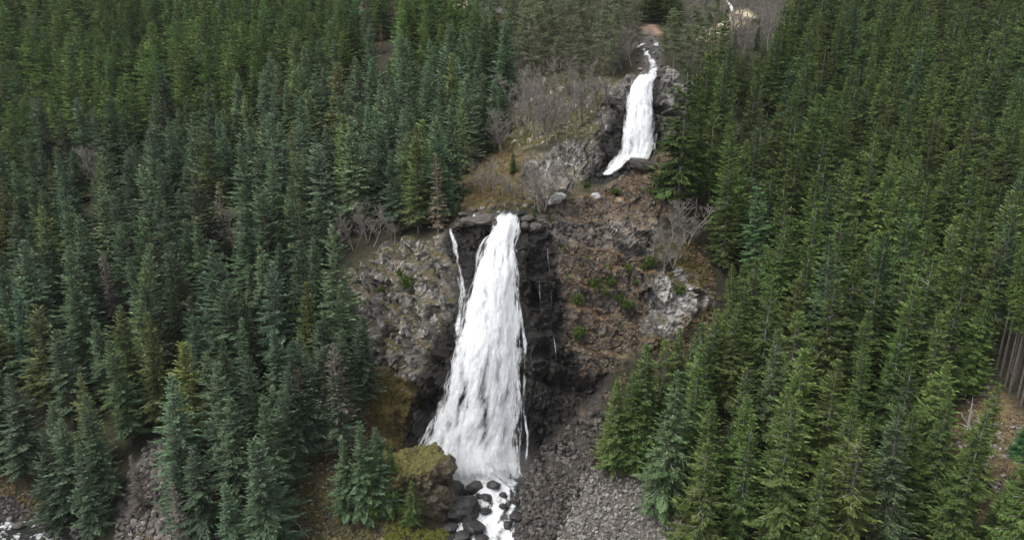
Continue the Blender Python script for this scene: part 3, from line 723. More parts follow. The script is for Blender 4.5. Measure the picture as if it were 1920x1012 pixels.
def upsample(A, nu, nv):
    n0v, n0u = A.shape[:2]; iv = np.linspace(0, n0v - 1, nv); iu = np.linspace(0, n0u - 1, nu)
    B = np.stack([np.stack([np.interp(iu, np.arange(n0u), A[j, :, k]) for k in range(A.shape[2])], -1) for j in range(n0v)])
    i0 = np.clip(iv.astype(int), 0, n0v - 2); f = (iv - i0)[:, None, None]; return B[i0] * (1 - f) + B[i0 + 1] * f
GAPS = [(868,735,10,42,.75),(907,758,9,46,.8),(912,700,6,30,.55),(888,815,14,26,.45),(915,820,16,26,.4),(945,815,10,28,.35),(855,805,10,24,.3),(925,480,8,22,.45),(940,510,6,20,.4),(955,470,6,26,.5),(950,560,6,30,.35)]   # thin spots where the rock shows through
def sheet(rows, off, bulge, nu, nv, rough, seed, gaps=0.4, edge=0.14, cu=18, cv=70, surf=None, bias=0.0, peak=0.95, ends=0.03, meander=0.0):
    """a stretch of running water laid over the rock: rows of (photo y, left x, right x)"""
    r = np.array(rows, float); yy = np.linspace(r[0, 0], r[-1, 0], cv); xl = np.interp(yy, r[:, 0], r[:, 1]); xr = np.interp(yy, r[:, 0], r[:, 2])
    wob = vnoise(np.stack([yy * 0.09, yy * 0 + seed, yy * 0], -1), seed) * meander + vnoise(np.stack([yy * 0.03, yy * 0 + seed, yy * 0], -1), seed + 1) * meander; wf_ = 1 + 0.5 * vnoise(np.stack([yy * 0.07, yy * 0, yy * 0 + seed], -1), seed + 2) * (meander > 0); mid_ = (xl + xr) / 2 + wob; hw_ = (xr - xl) / 2 * wf_; xl, xr = mid_ - hw_, mid_ + hw_
    u = np.linspace(0, 1, cu); PX = xl[:, None] * (1 - u) + xr[:, None] * u; PY = np.repeat(yy[:, None], cu, 1)
    P = spot(PX.ravel(), PY.ravel(), surf)
    N = normal(P[:, 0], P[:, 1], 1.2); P = P + N * (off + bulge * np.sin(np.pi * np.tile(u, cv)) ** 0.6)[:, None]
    P = P.reshape(cv, cu, 3); N = N.reshape(cv, cu, 3)
    for _ in range(2): P[1:-1] = (P[:-2] + 2 * P[1:-1] + P[2:]) / 4
    P = upsample(P, nu, nv).reshape(-1, 3); N = upsample(N, nu, nv).reshape(-1, 3)
    G = P.reshape(nv, nu, 3); w = np.linalg.norm(G[:, -1] - G[:, 0], axis=1)
    U = np.tile(np.linspace(0, 1, nu), nv); fv = np.repeat(np.concatenate([[0], np.cumsum(np.linalg.norm(np.diff(G[:, nu // 2], axis=0), axis=1))]), nu)
    fu = (U - 0.5) * np.repeat(w, nu); q = np.stack([fu * 1.1 * (8 / (np.repeat(w, nu) + 6)), fv * 0.13, np.full(len(fu), seed * 3.1)], -1)
    st = fbm(q, 4, seed, 0.6); lump = fbm(np.stack([fu * 0.45, fv * 0.35, np.full(len(fu), seed * 1.7)], -1), 4, seed + 5, 0.6)
    P = P + N * (st * rough + lump * rough * 0.3)[:, None]
    e = np.minimum(U, 1 - U); V = np.repeat(np.linspace(0, 1, nv), nu)
    den = -0.12 + peak * sstep(0, edge, e + 0.09 * lump + 0.05 * st) + bias - gaps * sstep(0.1, 0.55, -st - 0.15 * lump) * sstep(0.1, 0.45, V)
    den = den - 0.9 * sstep(ends, 0.0, V + 0.03 * lump) - 0.9 * sstep(1 - ends, 1.0, V + 0.04 * lump)
    gpx, gpy, _ = project(P)
    for hx, hy, hw, hh, ha in GAPS: den = den - 0.62 * ha * np.exp(-((gpx - hx + 10 * lump) / hw) ** 2 - ((gpy - hy) / hh) ** 2) * (nu > 40)
    return P, dict(dens=den, fu=fu, fv=fv)
def water_obj(name, parts, mat, parent=None):
    Vs, Fs, n, A = [], [], 0, {'dens': [], 'fu': [], 'fv': []}
    for (P, a), nu in parts:
        Vs.append(P); Fs.append(grid_faces(nu, len(P) // nu) + n); n += len(P)
        for k in A: A[k].append(a[k])
    me = mesh_from(name, np.concatenate(Vs), np.concatenate(Fs), True, None, {k: np.concatenate(v) for k, v in A.items()})
    return obj(name, me, mat, parent)
wf = bpy.data.objects.new('waterfall', None); COL.objects.link(wf); wf.location = spot(880, 893)[0]
tag(wf, 'tall white lower waterfall fanning out over black rock', 'waterfall', 'waterfalls', 'structure')
def under(o, root):
    o.parent = root; o.matrix_parent_inverse = Matrix.Translation(root.location).inverted(); return o
under(water_obj('water_curtain', [(sheet(FALL, 0.55, 0.5, 110, 360, 0.32, 1, 0.4, 0.15, peak=1.1, ends=0.05), 110)], M_FALL), wf)
under(water_obj('water_curtain', [(sheet([(y + 3, a + 6 + (b - a) * 0.03, b - 6 - (b - a) * 0.05) for y, a, b in FALL], 1.1, 0.6, 100, 340, 0.45, 2, 0.6, 0.28, bias=-0.12, peak=0.88, ends=0.08), 100)], M_FALL), wf)
M_JET = water_material('water_jets', lo=0.30, hi=0.80, amp=0.8, su=3.0, sv=0.35)
def jets(rows, count, seed, off, lmin, lmax, wmin, wmax, spread=0.012, low=0.0):
    """many thin falling threads that follow the flow of a fall"""
    rng = np.random.default_rng(seed); r = np.array(rows, float); segs = 9; P, U_, V_ = [], [], []
    cv, cu = 80, 24; yy = np.linspace(r[0, 0], r[-1, 0], cv); u = np.linspace(-0.12, 1.12, cu); xl = np.interp(yy, r[:, 0], r[:, 1]); xr = np.interp(yy, r[:, 0], r[:, 2])
    G = spot((xl[:, None] * (1 - u) + xr[:, None] * u).ravel(), np.repeat(yy[:, None], cu, 1).ravel()); N = normal(G[:, 0], G[:, 1], 1.2).reshape(cv, cu, 3); G = G.reshape(cv, cu, 3)
    def look(A, uu, vv):
        fu_ = np.clip((uu + 0.12) / 1.24, 0, 1) * (cu - 1); fv_ = np.clip(vv, 0, 1) * (cv - 1); i = np.minimum(fu_.astype(int), cu - 2); j = np.minimum(fv_.astype(int), cv - 2); a_, b_ = (fu_ - i)[:, None], (fv_ - j)[:, None]
        return A[j, i] * (1 - a_) * (1 - b_) + A[j, i + 1] * a_ * (1 - b_) + A[j + 1, i] * (1 - a_) * b_ + A[j + 1, i + 1] * a_ * b_
    total = float(np.linalg.norm(np.diff(G[:, cu // 2], axis=0), axis=1).sum()); Vt, Fq, D, FU, FV, n0 = [], [], [], [], [], 0
    for k in range(count):
        e = rng.random(); u0 = 0.05 + 0.9 * (rng.beta(0.4, 0.4) if e < 0.75 else rng.random())
        v0 = low + (1.0 - low) * rng.random() ** 0.9; L = rng.uniform(lmin, lmax) / total; s = np.linspace(0, 1, segs)
        vv = v0 + L * s; ok = vv <= 1.0
        if ok.sum() < 3: continue
        vv = vv[ok]; s = s[ok]; uu = u0 + rng.normal(0, spread) * s * s + np.cumsum(rng.normal(0, 0.003, len(s)))
        p = look(G, uu, vv) + look(N, uu, vv) * (off * rng.uniform(0.5, 1.3) + 0.5 * s * rng.random())[:, None]
        w = rng.uniform(wmin, wmax) * (np.sin(np.pi * np.clip(s * 0.9 + 0.1, 0, 1)) ** 0.6 + 0.15); side = np.array([1.0, rng.normal(0, 0.3), 0])
        Vt.append(np.stack([p - side * w[:, None], p + side * w[:, None]], 1).reshape(-1, 3)); i = np.arange(len(s) - 1) * 2 + n0
        Fq.append(np.stack([i, i + 1, i + 3, i + 2], -1)); n0 += 2 * len(s); D.append(np.repeat(0.50 - 0.55 * np.abs(s - 0.5), 2)); FU.append(np.tile([-w.mean(), w.mean()], len(s)) + k * 3.7); FV.append(np.repeat(s * L * total, 2) + k * 1.3)
    return np.concatenate(Vt), np.concatenate(Fq), dict(dens=np.concatenate(D), fu=np.concatenate(FU), fv=np.concatenate(FV))
def jet_obj(name, J, root): return under(obj(name, mesh_from(name, J[0], J[1], True, None, J[2]), M_JET), root)
o = jet_obj('water_threads', jets(FALL, 620, 601, 0.8, 1.2, 4.5, 0.03, 0.12), wf); o['kind'] = 'stuff'
o = jet_obj('water_threads', jets(FALL, 420, 602, 0.9, 1.0, 3.5, 0.03, 0.12, 0.02, 0.6), wf); o['kind'] = 'stuff'
for k, s_ in enumerate(STR):
    under(water_obj('water_strand', [(sheet(ribbon([(x, y, w * (1.5 if k == 0 else 1.25)) for x, y, w in s_]), 0.6, 0.15, 16, 180, 0.12, 11 + k, 0.7, 0.5, cu=6, cv=70, bias=-0.02, peak=0.70 if k < 2 else 0.62, ends=0.06, meander=2.4), 14)], M_FALL), wf)
for k, s_ in enumerate([[(1021,452,1.6),(1024,500,1.8),(1030,560,2),(1026,600,2),(1036,640,1.8),(1040,690,2.4)], [(1006,520,1.5),(1010,580,1.8),(1008,640,2)]]):
    under(water_obj('water_strand', [(sheet(ribbon(s_), 0.9, 0.1, 5, 140, 0.1, 31 + k, 0.6, 0.5, cu=3, cv=60, bias=-0.05, peak=0.55, ends=0.1, meander=2.0), 5)], M_FALL), wf)
wf2 = bpy.data.objects.new('waterfall', None); COL.objects.link(wf2); wf2.location = spot(1150, 335)[0]
tag(wf2, 'shorter upper waterfall dropping between dark rock walls', 'waterfall', 'waterfalls', 'structure')
under(water_obj('water_curtain', [(sheet(FALL2, 0.5, 0.5, 60, 160, 0.25, 3, 0.6, 0.28, peak=1.0), 60)], M_FALL), wf2)
under(water_obj('water_curtain', [(sheet([(y + 1, a + 3, b - 4) for y, a, b in FALL2], 1.0, 0.6, 50, 150, 0.45, 4, 0.8, 0.36, bias=-0.15, peak=0.85), 50)], M_FALL), wf2)
under(water_obj('water_strand', [(sheet(ribbon(TAIL2), 0.6, 0.3, 30, 70, 0.2, 35, 0.4, 0.4, cu=8, cv=30, peak=0.95, ends=0.1), 30)], M_FALL), wf2)
STREAM2 = [ribbon([(1206,88,7),(1204,93,8),(1209,98,9),(1213,104,10),(1217,111,13),(1221,118,17),(1225,126,20),(1226,134,23),(1221,142,25),(1218,150,26)])[::-1], [(152,1203,1232),(143,1210,1238),(133,1212,1240),(124,1214,1234),(116,1211,1230),(110,1212,1224)], [(108,1208,1222),(102,1206,1216),(97,1208,1220)], [(94,1188,1204),(90,1190,1208),(84,1198,1212)], [(90,1222,1236),(83,1222,1238)]]
up = [(sheet(s_[::-1], 0.35, 0.1, 18, 50, 0.25, 51 + k, 0.6, 0.4, cu=6, cv=24, bias=-0.05, peak=0.8, ends=0.15, meander=3), 14) for k, s_ in enumerate(STREAM2)]
tag(water_obj('stream', up, M_FOAM), 'white stream tumbling over stones above the upper waterfall', 'stream', kind='structure')
far_c = [(sheet([(-8, 1352, 1358), (4, 1358, 1364), (14, 1366, 1374), (26, 1368, 1377)], 0.5, 0.2, 10, 40, 0.2, 61, 0.2, 0.3, cu=4, cv=20), 10)]
tag(water_obj('cascade', far_c, M_FOAM), 'thin white cascade above the pale meadow', 'cascade', kind='structure')
# dark water behind the lip, foaming pool and rapids below the fall
m, n, l, b = new_mat('dark_water'); b.inputs['Base Color'].default_value = (0.018, 0.020, 0.018, 1); b.inputs['Roughness'].default_value = 0.12
bp = n.new('ShaderNodeBump'); bp.inputs['Strength'].default_value = 0.35; l.new(noise_node(n, l, n.new('ShaderNodeNewGeometry').outputs['Position'], 2.2, 4), bp.inputs['Height']); l.new(bp.outputs[0], b.inputs['Normal'])
M_DARKW = m
lip = [(sheet([(396, 940, 985), (400, 925, 982), (404, 912, 972), (409, 900, 940)], 0.10, 0.0, 40, 24, 0.12, 71, 0, 0.1, cu=16, cv=12), 40)]
tag(water_obj('lip_water', lip, M_DARKW), 'dark water sliding to the lip of the lower fall', 'stream', kind='structure')
lipf = [(sheet([(401, 880, 900), (407, 882, 900), (415, 876, 898)], 0.5, 0.05, 14, 20, 0.15, 73, 0.3, 0.5, cu=4, cv=10, ends=0.4, peak=0.66), 14)]
tag(water_obj('lip_foam', lipf, M_FOAM), 'white water breaking over stones behind the lip', 'stream', kind='structure')
pool = [(sheet([(868, 795, 984), (880, 797, 986), (890, 798, 988), (900, 812, 984), (910, 850, 980), (925, 880, 978), (945, 885, 985), (960, 880, 975), (980, 855, 975), (1000, 845, 976), (1030, 830, 980), (1090, 820, 990)], 0.30, 0.05, 90, 130, 0.35, 81, 0.75, 0.10, cu=22, cv=50, bias=-0.52, ends=0.001), 90)]
Pp, Ap = pool[0][0]; ppx, ppy, _ = project(Pp)
chan = np.interp(ppy, [895, 915, 935, 955, 975, 995, 1015, 1100], [890, 925, 922, 926, 925, 925, 935, 940]); cw = np.interp(ppy, [895, 905, 920, 940, 970, 990, 1015, 1100], [95, 80, 34, 22, 16, 24, 44, 50])
Ap['dens'] = Ap['dens'] + 0.55 * sstep(1.5, 0.3, np.abs(ppx - chan) / cw) + 0.30 * sstep(30, 8, np.abs(ppx - np.interp(ppy, [960, 985, 1012], [905, 870, 850]))) * sstep(955, 975, ppy)
tag(water_obj('rapids', pool, M_FOAM), 'white rapids running out between dark boulders', 'rapids', kind='structure')
und = [(sheet([(885, 800, 985), (925, 850, 985), (960, 850, 985), (1000, 835, 985), (1090, 810, 995)], 0.12, 0.0, 40, 60, 0.08, 83, 0, 0.1, cu=12, cv=30), 40)]
tag(water_obj('pool', und, M_DARKW), 'dark pool water beneath the foam of the rapids', 'pool', kind='structure')
# the river across the foot of the slope
gx = np.linspace(-150, 40, 260); gy = np.linspace(40, 109, 120); GX, GY = np.meshgrid(gx, gy); q = np.stack([GX.ravel(), GY.ravel(), 0 * GX.ravel()], -1)
wz = fbm(q * np.array([0.25, 0.35, 1]), 5, 91, 0.6); sw = fbm(q * 0.8, 3, 95)
rv = np.stack([GX.ravel(), GY.ravel(), 1.15 + 0.5 * wz + 0.18 * sw], -1)
rme = mesh_from('river', rv, grid_faces(260, 120), True, None, dict(dens=0.34 + 0.7 * wz + 0.3 * sw, fu=q[:, 0], fv=q[:, 1]))
m = water_material('river_water', su=0.7, sv=0.7, lo=0.36, hi=0.66); n, l = m.node_tree.nodes, m.node_tree.links
tag(obj('river_foam', rme, m), 'white water of the river at the foot of the slope', 'river', kind='structure')
rme2 = mesh_from('river', rv - np.array([0, 0, 0.06]), grid_faces(260, 120), True); tag(obj('river', rme2, M_DARKW), 'dark mountain river below the scree bank', 'river', kind='structure')

# ------------------------------------------------------------------ boulders and scree
def stone_material(name, a, b_, lich, wet=0.85):
    m, n, l, b = new_mat(name); oi = n.new('ShaderNodeObjectInfo'); geo = n.new('ShaderNodeNewGeometry').outputs['Position']
    n1 = noise_node(n, l, geo, 1.4, 6, 0.7); n2 = noise_node(n, l, geo, 5, 4, 0.7)
    c_ = mixc(n, l, maprange(n, l, n1, 0.3, 0.7, 0, 1), a, b_); c_ = mixc(n, l, maprange(n, l, n2, 0.58, 0.72, 0, 0.7), c_, lich)
    at_ = n.new('ShaderNodeAttribute'); at_.attribute_name = 'rnd'
    k = math_node(n, l, 'ADD', math_node(n, l, 'MULTIPLY', oi.outputs['Random'], 0.5), math_node(n, l, 'ADD', at_.outputs['Fac'], 0.5))
    l.new(mixc(n, l, 1.0, c_, k, 'MULTIPLY'), b.inputs['Base Color']); b.inputs['Roughness'].default_value = wet
    bp = n.new('ShaderNodeBump'); bp.inputs['Strength'].default_value = 0.5; bp.inputs['Distance'].default_value = 0.15; l.new(n2, bp.inputs['Height']); l.new(bp.outputs[0], b.inputs['Normal'])
    return m
M_STONE = stone_material('grey_stone', (0.085, 0.078, 0.070), (0.19, 0.18, 0.165), (0.34, 0.33, 0.31))
M_GULLY = stone_material('gully_stone', (0.050, 0.045, 0.041), (0.130, 0.118, 0.106), (0.25, 0.24, 0.225))
M_DSTONE = stone_material('dark_stone', (0.030, 0.027, 0.025), (0.085, 0.075, 0.066), (0.16, 0.15, 0.14), 0.7)
M_WSTONE = stone_material('wet_stone', (0.010, 0.010, 0.011), (0.036, 0.034, 0.033), (0.075, 0.073, 0.070), 0.4)
M_MSTONE = stone_material('mossy_stone', (0.050, 0.044, 0.022), (0.10, 0.085, 0.035), (0.26, 0.25, 0.21))
M_PALE = stone_material('pale_lichen_stone', (0.24, 0.235, 0.225), (0.46, 0.45, 0.44), (0.62, 0.61, 0.60))
def hull(seed, n=13, squash=(1, 1, 0.7)):
    rng = np.random.default_rng(seed); bm = bmesh.new()
    for _ in range(n):
        v = rng.normal(size=3); v = v / np.linalg.norm(v) * rng.uniform(0.75, 1.0) * np.array(squash) * 0.5; bm.verts.new(v)
    r = bmesh.ops.convex_hull(bm, input=bm.verts); bmesh.ops.delete(bm, geom=[g for g in r['geom_interior'] if isinstance(g, bmesh.types.BMVert)], context='VERTS')
    bmesh.ops.triangulate(bm, faces=bm.faces[:]); bm.verts.index_update()
    v = np.array([x.co[:] for x in bm.verts]); f = np.array([[x.index for x in t.verts] for t in bm.faces]); bm.free(); return v, f
HULLS = [hull(300 + k, 12 + k % 4, (1, 0.75 + 0.08 * (k % 3), 0.55 + 0.06 * (k % 4))) for k in range(8)]
def rounded(seed, squash):
    bm = bmesh.new(); bmesh.ops.create_icosphere(bm, subdivisions=3, radius=0.5); bm.verts.index_update()
    v = np.array([x.co[:] for x in bm.verts]); f = np.array([[x.index for x in t.verts] for t in bm.faces]); bm.free()
    w1, w2, wi = worley(v * 2.1 + seed, seed); v = v * (1 + 0.30 * fbm(v * 2.0 + seed * 3, 3, seed) + 0.34 * (wi - 0.5) + 0.10 * fbm(v * 6 + seed, 2, seed))[:, None]
    return v * np.array(squash), f
ROUND = [rounded(320 + k, (1, 0.85, 0.62 + 0.07 * k)) for k in range(4)]
ANG = [hull(340 + k, 30, (1, 0.86, 0.62 + 0.06 * k)) for k in range(4)]
PROTO = {}
def boulder(kindname, shapes, k, p, size, mat, label, group, rot, sink=0.3, sq=1.0):
    key = (kindname, k, mat.name)
    if key not in PROTO:
        v, f = shapes[k]; me = mesh_from('boulder', v, f, False, None, {'rnd': np.full(len(v), 0.25)}); me.materials.append(mat); PROTO[key] = me
    o = bpy.data.objects.new('boulder', PROTO[key]); COL.objects.link(o)
    o.location = (p[0], p[1], p[2] + size * 0.5 * 0.6 - sink * size * 0.5); o.scale = (size, size, size * sq); o.rotation_euler = rot
    return tag(o, label, 'boulder', group)
# stones of the stream: (photo x, y of the middle, width in photo pixels)
for k, (bx, by, bw, sq) in enumerate([(853,914,46,1.0),(893,910,42,.8),(926,908,34,.7),(868,952,62,1.0),(911,956,27,.9),(944,948,20,.9),(966,940,16,1.3),(968,918,14,1),(944,926,22,.7),
        (888,985,46,.7),(865,1002,40,.6),(952,984,24,.9),(912,930,22,.7),(978,955,16,.6),(902,1006,30,.7),(985,944,14,.9),(845,985,30,.6),(838,960,34,.9),(968,966,22,.5),(898,930,18,.8)]):
    p = spot(bx, by + bw * 0.2, HF)[0]; dep = project(p)[2]; sz = bw / FPX * dep * 1.08
    lb = 'largest dark wet boulder veiled by spray beside the rapids' if bw == 62 else ('dark wet boulder parting the white rapids' if bw > 20 else 'small dark wet boulder lapped by the rapids')
    boulder('angular' if k % 3 else 'round', ANG if k % 3 else ROUND, k % 4, p, sz, M_WSTONE, lb, 'boulders in the rapids', (rngT.normal(0, .2), rngT.normal(0, .2), rngT.uniform(0, 6.28)), 0.25, sq)
for bx, by, bw in [(75,968,22),(88,980,18),(118,975,16),(60,985,14),(20,978,12),(140,992,14),(40,1000,20),(108,998,16)]:
    p = spot(bx, by, HF)[0]; sz = bw / FPX * project(p)[2]; p[2] = max(p[2], 1.2)
    boulder('round', ROUND, int(rngT.integers(4)), p, sz, M_STONE if bw < 20 else M_DSTONE, 'rounded boulder on the edge of the river rapids', 'boulders at the river edge', (0, 0, rngT.uniform(0, 6.28)), 0.2)
p = spot(180, 1160)[0]
def stones(poly_px, n, smin, smax, power, seed, mat, big, label, group, name, slabel, keepn):
    """a slope of loose stones: the biggest ones single, the others together"""
    poly = spot(*np.array(poly_px, float).T)[:, :2]; rng = np.random.default_rng(seed); lo, hi = poly.min(0), poly.max(0)
    P = rng.uniform(lo, hi, (n * 4, 2)); w_ = fbm(np.concatenate([P, 0 * P[:, :1]], 1) * 0.25, 3, seed) * 1.6
    P = P[poly_sd(P, poly) + w_ > 0][:n]; z = height(P[:, 0], P[:, 1], HF)
    sz = smin + (smax - smin) * rng.random(len(P)) ** power; order = np.argsort(-sz); V, Fc, RN, cnt = [], [], [], 0; made = 0
    for i in order:
        rot = rng.uniform(-3.14, 3.14, 3) * np.array([0.28, 0.28, 1]); k = int(rng.integers(8))
        p = np.array([P[i, 0], P[i, 1], z[i]]); qx, qy, dep = project(p)
        if made < keepn and sz[i] / dep * FPX > 9 and -10 < qx < 1930 and qy < 1010:
            hue = ['squat', 'angular', 'slab-like', 'wedge-shaped'][k % 4]
            boulder('hull', HULLS, k, p, sz[i], mat, label.replace('boulder', hue + ' boulder', 1), group, rot, 0.45); made += 1
            continue
        v, f = HULLS[k]; Rm = np.array(Matrix.Rotation(rot[2], 3, 'Z') @ Matrix.Rotation(rot[0] * 2, 3, 'X') @ Matrix.Rotation(rot[1], 3, 'Y')); v = v @ Rm.T * sz[i] + p + [0, 0, sz[i] * 0.12]
        V.append(v); Fc.append(f + cnt); cnt += len(v); RN.append(np.full(len(v), np.clip(rng.normal(0.3, 0.38), -0.1, 1.3)))
    me = mesh_from(name, np.concatenate(V), np.concatenate(Fc), False, None, {'rnd': np.concatenate(RN)})
    return tag(obj(name, me, mat), slabel, 'scree', kind='stuff')
stones([(240,900),(285,822),(326,822),(322,1060),(190,1060),(222,990)], 1200, 0.35, 2.3, 2.2, 401, M_GULLY, 1, 'grey boulder in the scree gully between blue-green spruces', 'boulders of the scree gully', 'scree', 'loose grey stones filling the scree gully', 75)
stones([(1090,885),(1230,872),(1260,960),(1360,1012),(1360,1090),(1030,1090),(1045,1000)], 4200, 0.22, 1.35, 3.0, 402, M_STONE, 1, 'pale grey boulder on the open talus', 'boulders of the pale talus', 'talus', 'pale grey broken stones of the open talus', 50)
stones([(985,880),(1060,805),(1120,770),(1140,800),(1100,890),(1045,1010),(1030,1090),(965,1090),(975,950)], 2600, 0.25, 1.9, 2.8, 403, M_DSTONE, 1, 'dark damp boulder on the talus beside the rapids', 'boulders of the dark talus', 'talus', 'dark damp stones of the talus beside the rapids', 60)
stones([(520,880),(640,855),(735,985),(730,1080),(500,1080)], 2200, 0.22, 1.1, 2.6, 404, M_MSTONE, 1, 'mossy boulder on the mustard scree slope', 'boulders of the mossy scree', 'mossy_scree', 'small mossy stones of the mustard-coloured scree slope', 30)
stones([(-100,925),(20,930),(110,968),(170,1010),(150,1020),(60,975),(-100,950)], 500, 0.3, 1.4, 2.0, 405, M_DSTONE, 1, 'dark boulder along the river bank below the spruces', 'boulders of the river bank', 'river_stones', 'loose stones along the river bank', 25)
stones([(1770,790),(1850,725),(1925,790),(1960,950),(1850,990),(1800,900)], 300, 0.3, 1.5, 2.6, 406, M_STONE, 1, 'grey boulder on the brown cleared slope', 'boulders of the cleared slope', 'slope_stones', 'loose stones on the brown cleared slope', 14)

for k, (bx, by, bw) in enumerate([(1205,96,9),(1215,104,10),(1200,84,9),(1226,100,9),(1232,110,10),(1196,104,11),(1215,92,8),(1222,78,8),(1238,96,9),(1208,118,9),(1240,126,12),(1246,135,12),(1200,132,12),(1206,140,9),(1212,68,8),(1228,70,8),(1195,118,9)]):
    p = spot(bx, by, HF)[0]; boulder('hull', HULLS, k % 8, p, bw / FPX * project(p)[2], M_DSTONE if k % 3 else M_STONE, 'grey boulder in the bed of the upper stream', 'boulders of the upper stream', (0.2, 0.1, k), 0.3)
for bx, by, bw, sq in [(908,418,48,.75),(880,420,30,.8),(930,424,22,.9),(862,424,20,.7),(990,412,24,.8),(985,425,18,.9),(1002,430,26,.9),(868,404,18,.5),(896,403,14,.5)]:
    p = spot(bx, by, HF)[0]; boulder('round', ROUND, int(bw) % 4, p, bw / FPX * project(p)[2] * 1.1, M_DSTONE, ('broad' if bw > 24 else 'small') + ' brown-grey boulder at the lip of the lower fall', 'boulders at the lip', (0.1, 0.1, bx), 0.35, sq)
p = spot(1205, 318, HF)[0]; boulder('round', ROUND, 1, p, 58 / FPX * project(p)[2], M_DSTONE, 'dark rounded rock at the foot of the upper waterfall', 'upper fall rock', (0.1, 0.2, 0.4), 0.3, 0.7)
# ------------------------------------------------------------------ mossy crag by the foot of the fall
def crag(cx, cy, rx, ry, z0, z1, seed, name, label, mossh, rot=0.0):
    na, rings = 150, 96; a = np.arange(na) / na * 2 * math.pi; V = []
    for t in np.linspace(0, 1, rings):
        if t < 0.62: k = 1.10 - 0.16 * (t / 0.62); h = t / 0.62 * 0.93
        else: s = (t - 0.62) / 0.38; k = 0.94 * math.cos(s * math.pi / 2) ** 0.75; h = 0.93 + 0.07 * math.sin(s * math.pi / 2)
        se = (np.abs(np.cos(a)) ** 3.4 + np.abs(np.sin(a)) ** 3.4) ** (-1 / 3.4)
        x, y = rx * k * se * np.cos(a), ry * k * se * np.sin(a)
        V.append(np.stack([cx + x * math.cos(rot) - y * math.sin(rot), cy + x * math.sin(rot) + y * math.cos(rot), np.full(na, z0 + (z1 - z0) * h)], -1))
    V = np.concatenate(V); i = (np.arange(rings - 1)[:, None] * na + np.arange(na)[None, :]).ravel(); j = (np.arange(rings - 1)[:, None] * na + (np.arange(na)[None, :] + 1) % na).ravel()
    Fq = np.stack([i, j, j + na, i + na], -1); t = np.repeat(np.linspace(0, 1, rings), na)
    out = V - np.array([cx, cy, (z0 + z1) / 2]); out[:, 2] *= np.where(t > 0.62, 1.5, 0.15); out /= np.linalg.norm(out, axis=1, keepdims=True) + 1e-6
    w1, w2, wi = worley(V * np.array([0.4, 0.4, 0.25]) + seed, seed); v1, v2, vi = worley(V * 1.1 + seed, seed + 1)
    side = np.where(t < 0.62, 1.0, np.clip(1 - (t - 0.62) / 0.12, 0.25, 1))
    d = fbm(V * 0.22 + seed, 4, seed) * 2.6 + ((wi - 0.5) * 2.0 + (vi - 0.5) * 0.7) * side + fbm(V * 1.0, 3, seed + 2) * 0.6
    V = V + out * d[:, None]; c1 = fbm(V * 0.5, 4, seed + 4); c2 = fbm(V * 1.6, 3, seed + 6)
    m_ = np.clip(sstep(mossh - 0.08, mossh + 0.05, t + 0.5 * c1 + 0.25 * c2 - 0.02 * (V[:, 0] - cx)), 0, 1)
    rk = np.array([0.038, 0.030, 0.021]) + (np.array([0.12, 0.10, 0.075]) - np.array([0.038, 0.030, 0.021])) * np.clip(0.4 + c1 + 0.4 * (vi - .5), 0, 1)[:, None]
    rk = lerp(rk, (0.085, 0.060, 0.018), sstep(0.05, 0.3, c2) * 0.7)
    ms = lerp(np.zeros((len(V), 3)) + np.array([0.092, 0.092, 0.026]), (0.066, 0.050, 0.022), sstep(-0.1, 0.3, c2) * 0.9)
    me = mesh_from(name, V, Fq, False, lerp(rk, ms, m_), {'wet': np.zeros(len(V))})
    return tag(obj(name, me, M_CLIFF), label, 'rock')
cb = spot(800, 990, HF)[0]
crag(-15.6, 102.2, 5.2, 3.8, 1.5, 15.2, 3, 'rock_outcrop', 'square mossy-topped crag beside the foot of the lower fall', 0.67, 0.25)

# ------------------------------------------------------------------ pines, bare trees, dead spruces, shrubs
def base_at(x, y): return spot(x, y, HF)[0]
def top_h(x, y0, y1):                                # height that reaches from photo y0 (foot) up to y1 (tip)
    p = base_at(x, y0); dz0, dz1 = ray(x, y0)[1], ray(x, y1)[1]; return p, float((dz1 - dz0) * p[1])
rngP = np.random.default_rng(77)
pineP = scatter([(870,95),(900,20),(960,-20),(1195,-25),(1200,60),(1188,110),(1165,140),(1130,165),(1090,190),(1030,205),(985,190),(965,120)], 4.9, 51, 6000)
for i, p in enumerate(pineP):
    x, y, _ = project(p); h = rngP.uniform(14, 21); t = float(rngP.normal(1, 0.12))
    w_ = 'around the red cabin' if x < 1000 and y < 80 else ('behind the mossy bank' if y > 100 else 'along the ridge above the mossy bank')
    sz = 'tall' if h > 18 else 'short' if h < 16 else 'middling'
    place('pine_tree', PINES, p, h, f'{sz} grey-green pine with bare lower trunk {w_}', 'pine tree', f'pines {w_}', (t, t * rngP.normal(1, .04), t), rngP.uniform(0.8, 1.15))
for x, y0, y1 in [(1262,138,20),(1285,142,45),(1300,120,10),(1325,105,8),(1340,100,-5),(1275,150,70),(1245,125,60),(1312,140,50),(1255,95,15)]:
    p, h = top_h(x, y0, y1); place('pine_tree', PINES, p, h, f'{"tall" if h > 17 else "short"} grey-green pine above the bank of the upper stream', 'pine tree', 'pines above the upper stream', (0.95, 1.0, 0.9), 1.25)
for x, y0, y1 in [(1212,42,-60),(1226,40,-70),(1240,42,-60),(1252,48,-40),(1270,50,-30),(1222,20,-90),(1258,30,-70)]:
    p, h = top_h(x, y0, y1); place('green_spruce', PLANT, p, min(h, 22), 'dark spruce of the small grove above the bare earth patch', 'spruce tree', 'dark spruces above the earth patch', (0.6, 0.7, 0.6), 1.1)
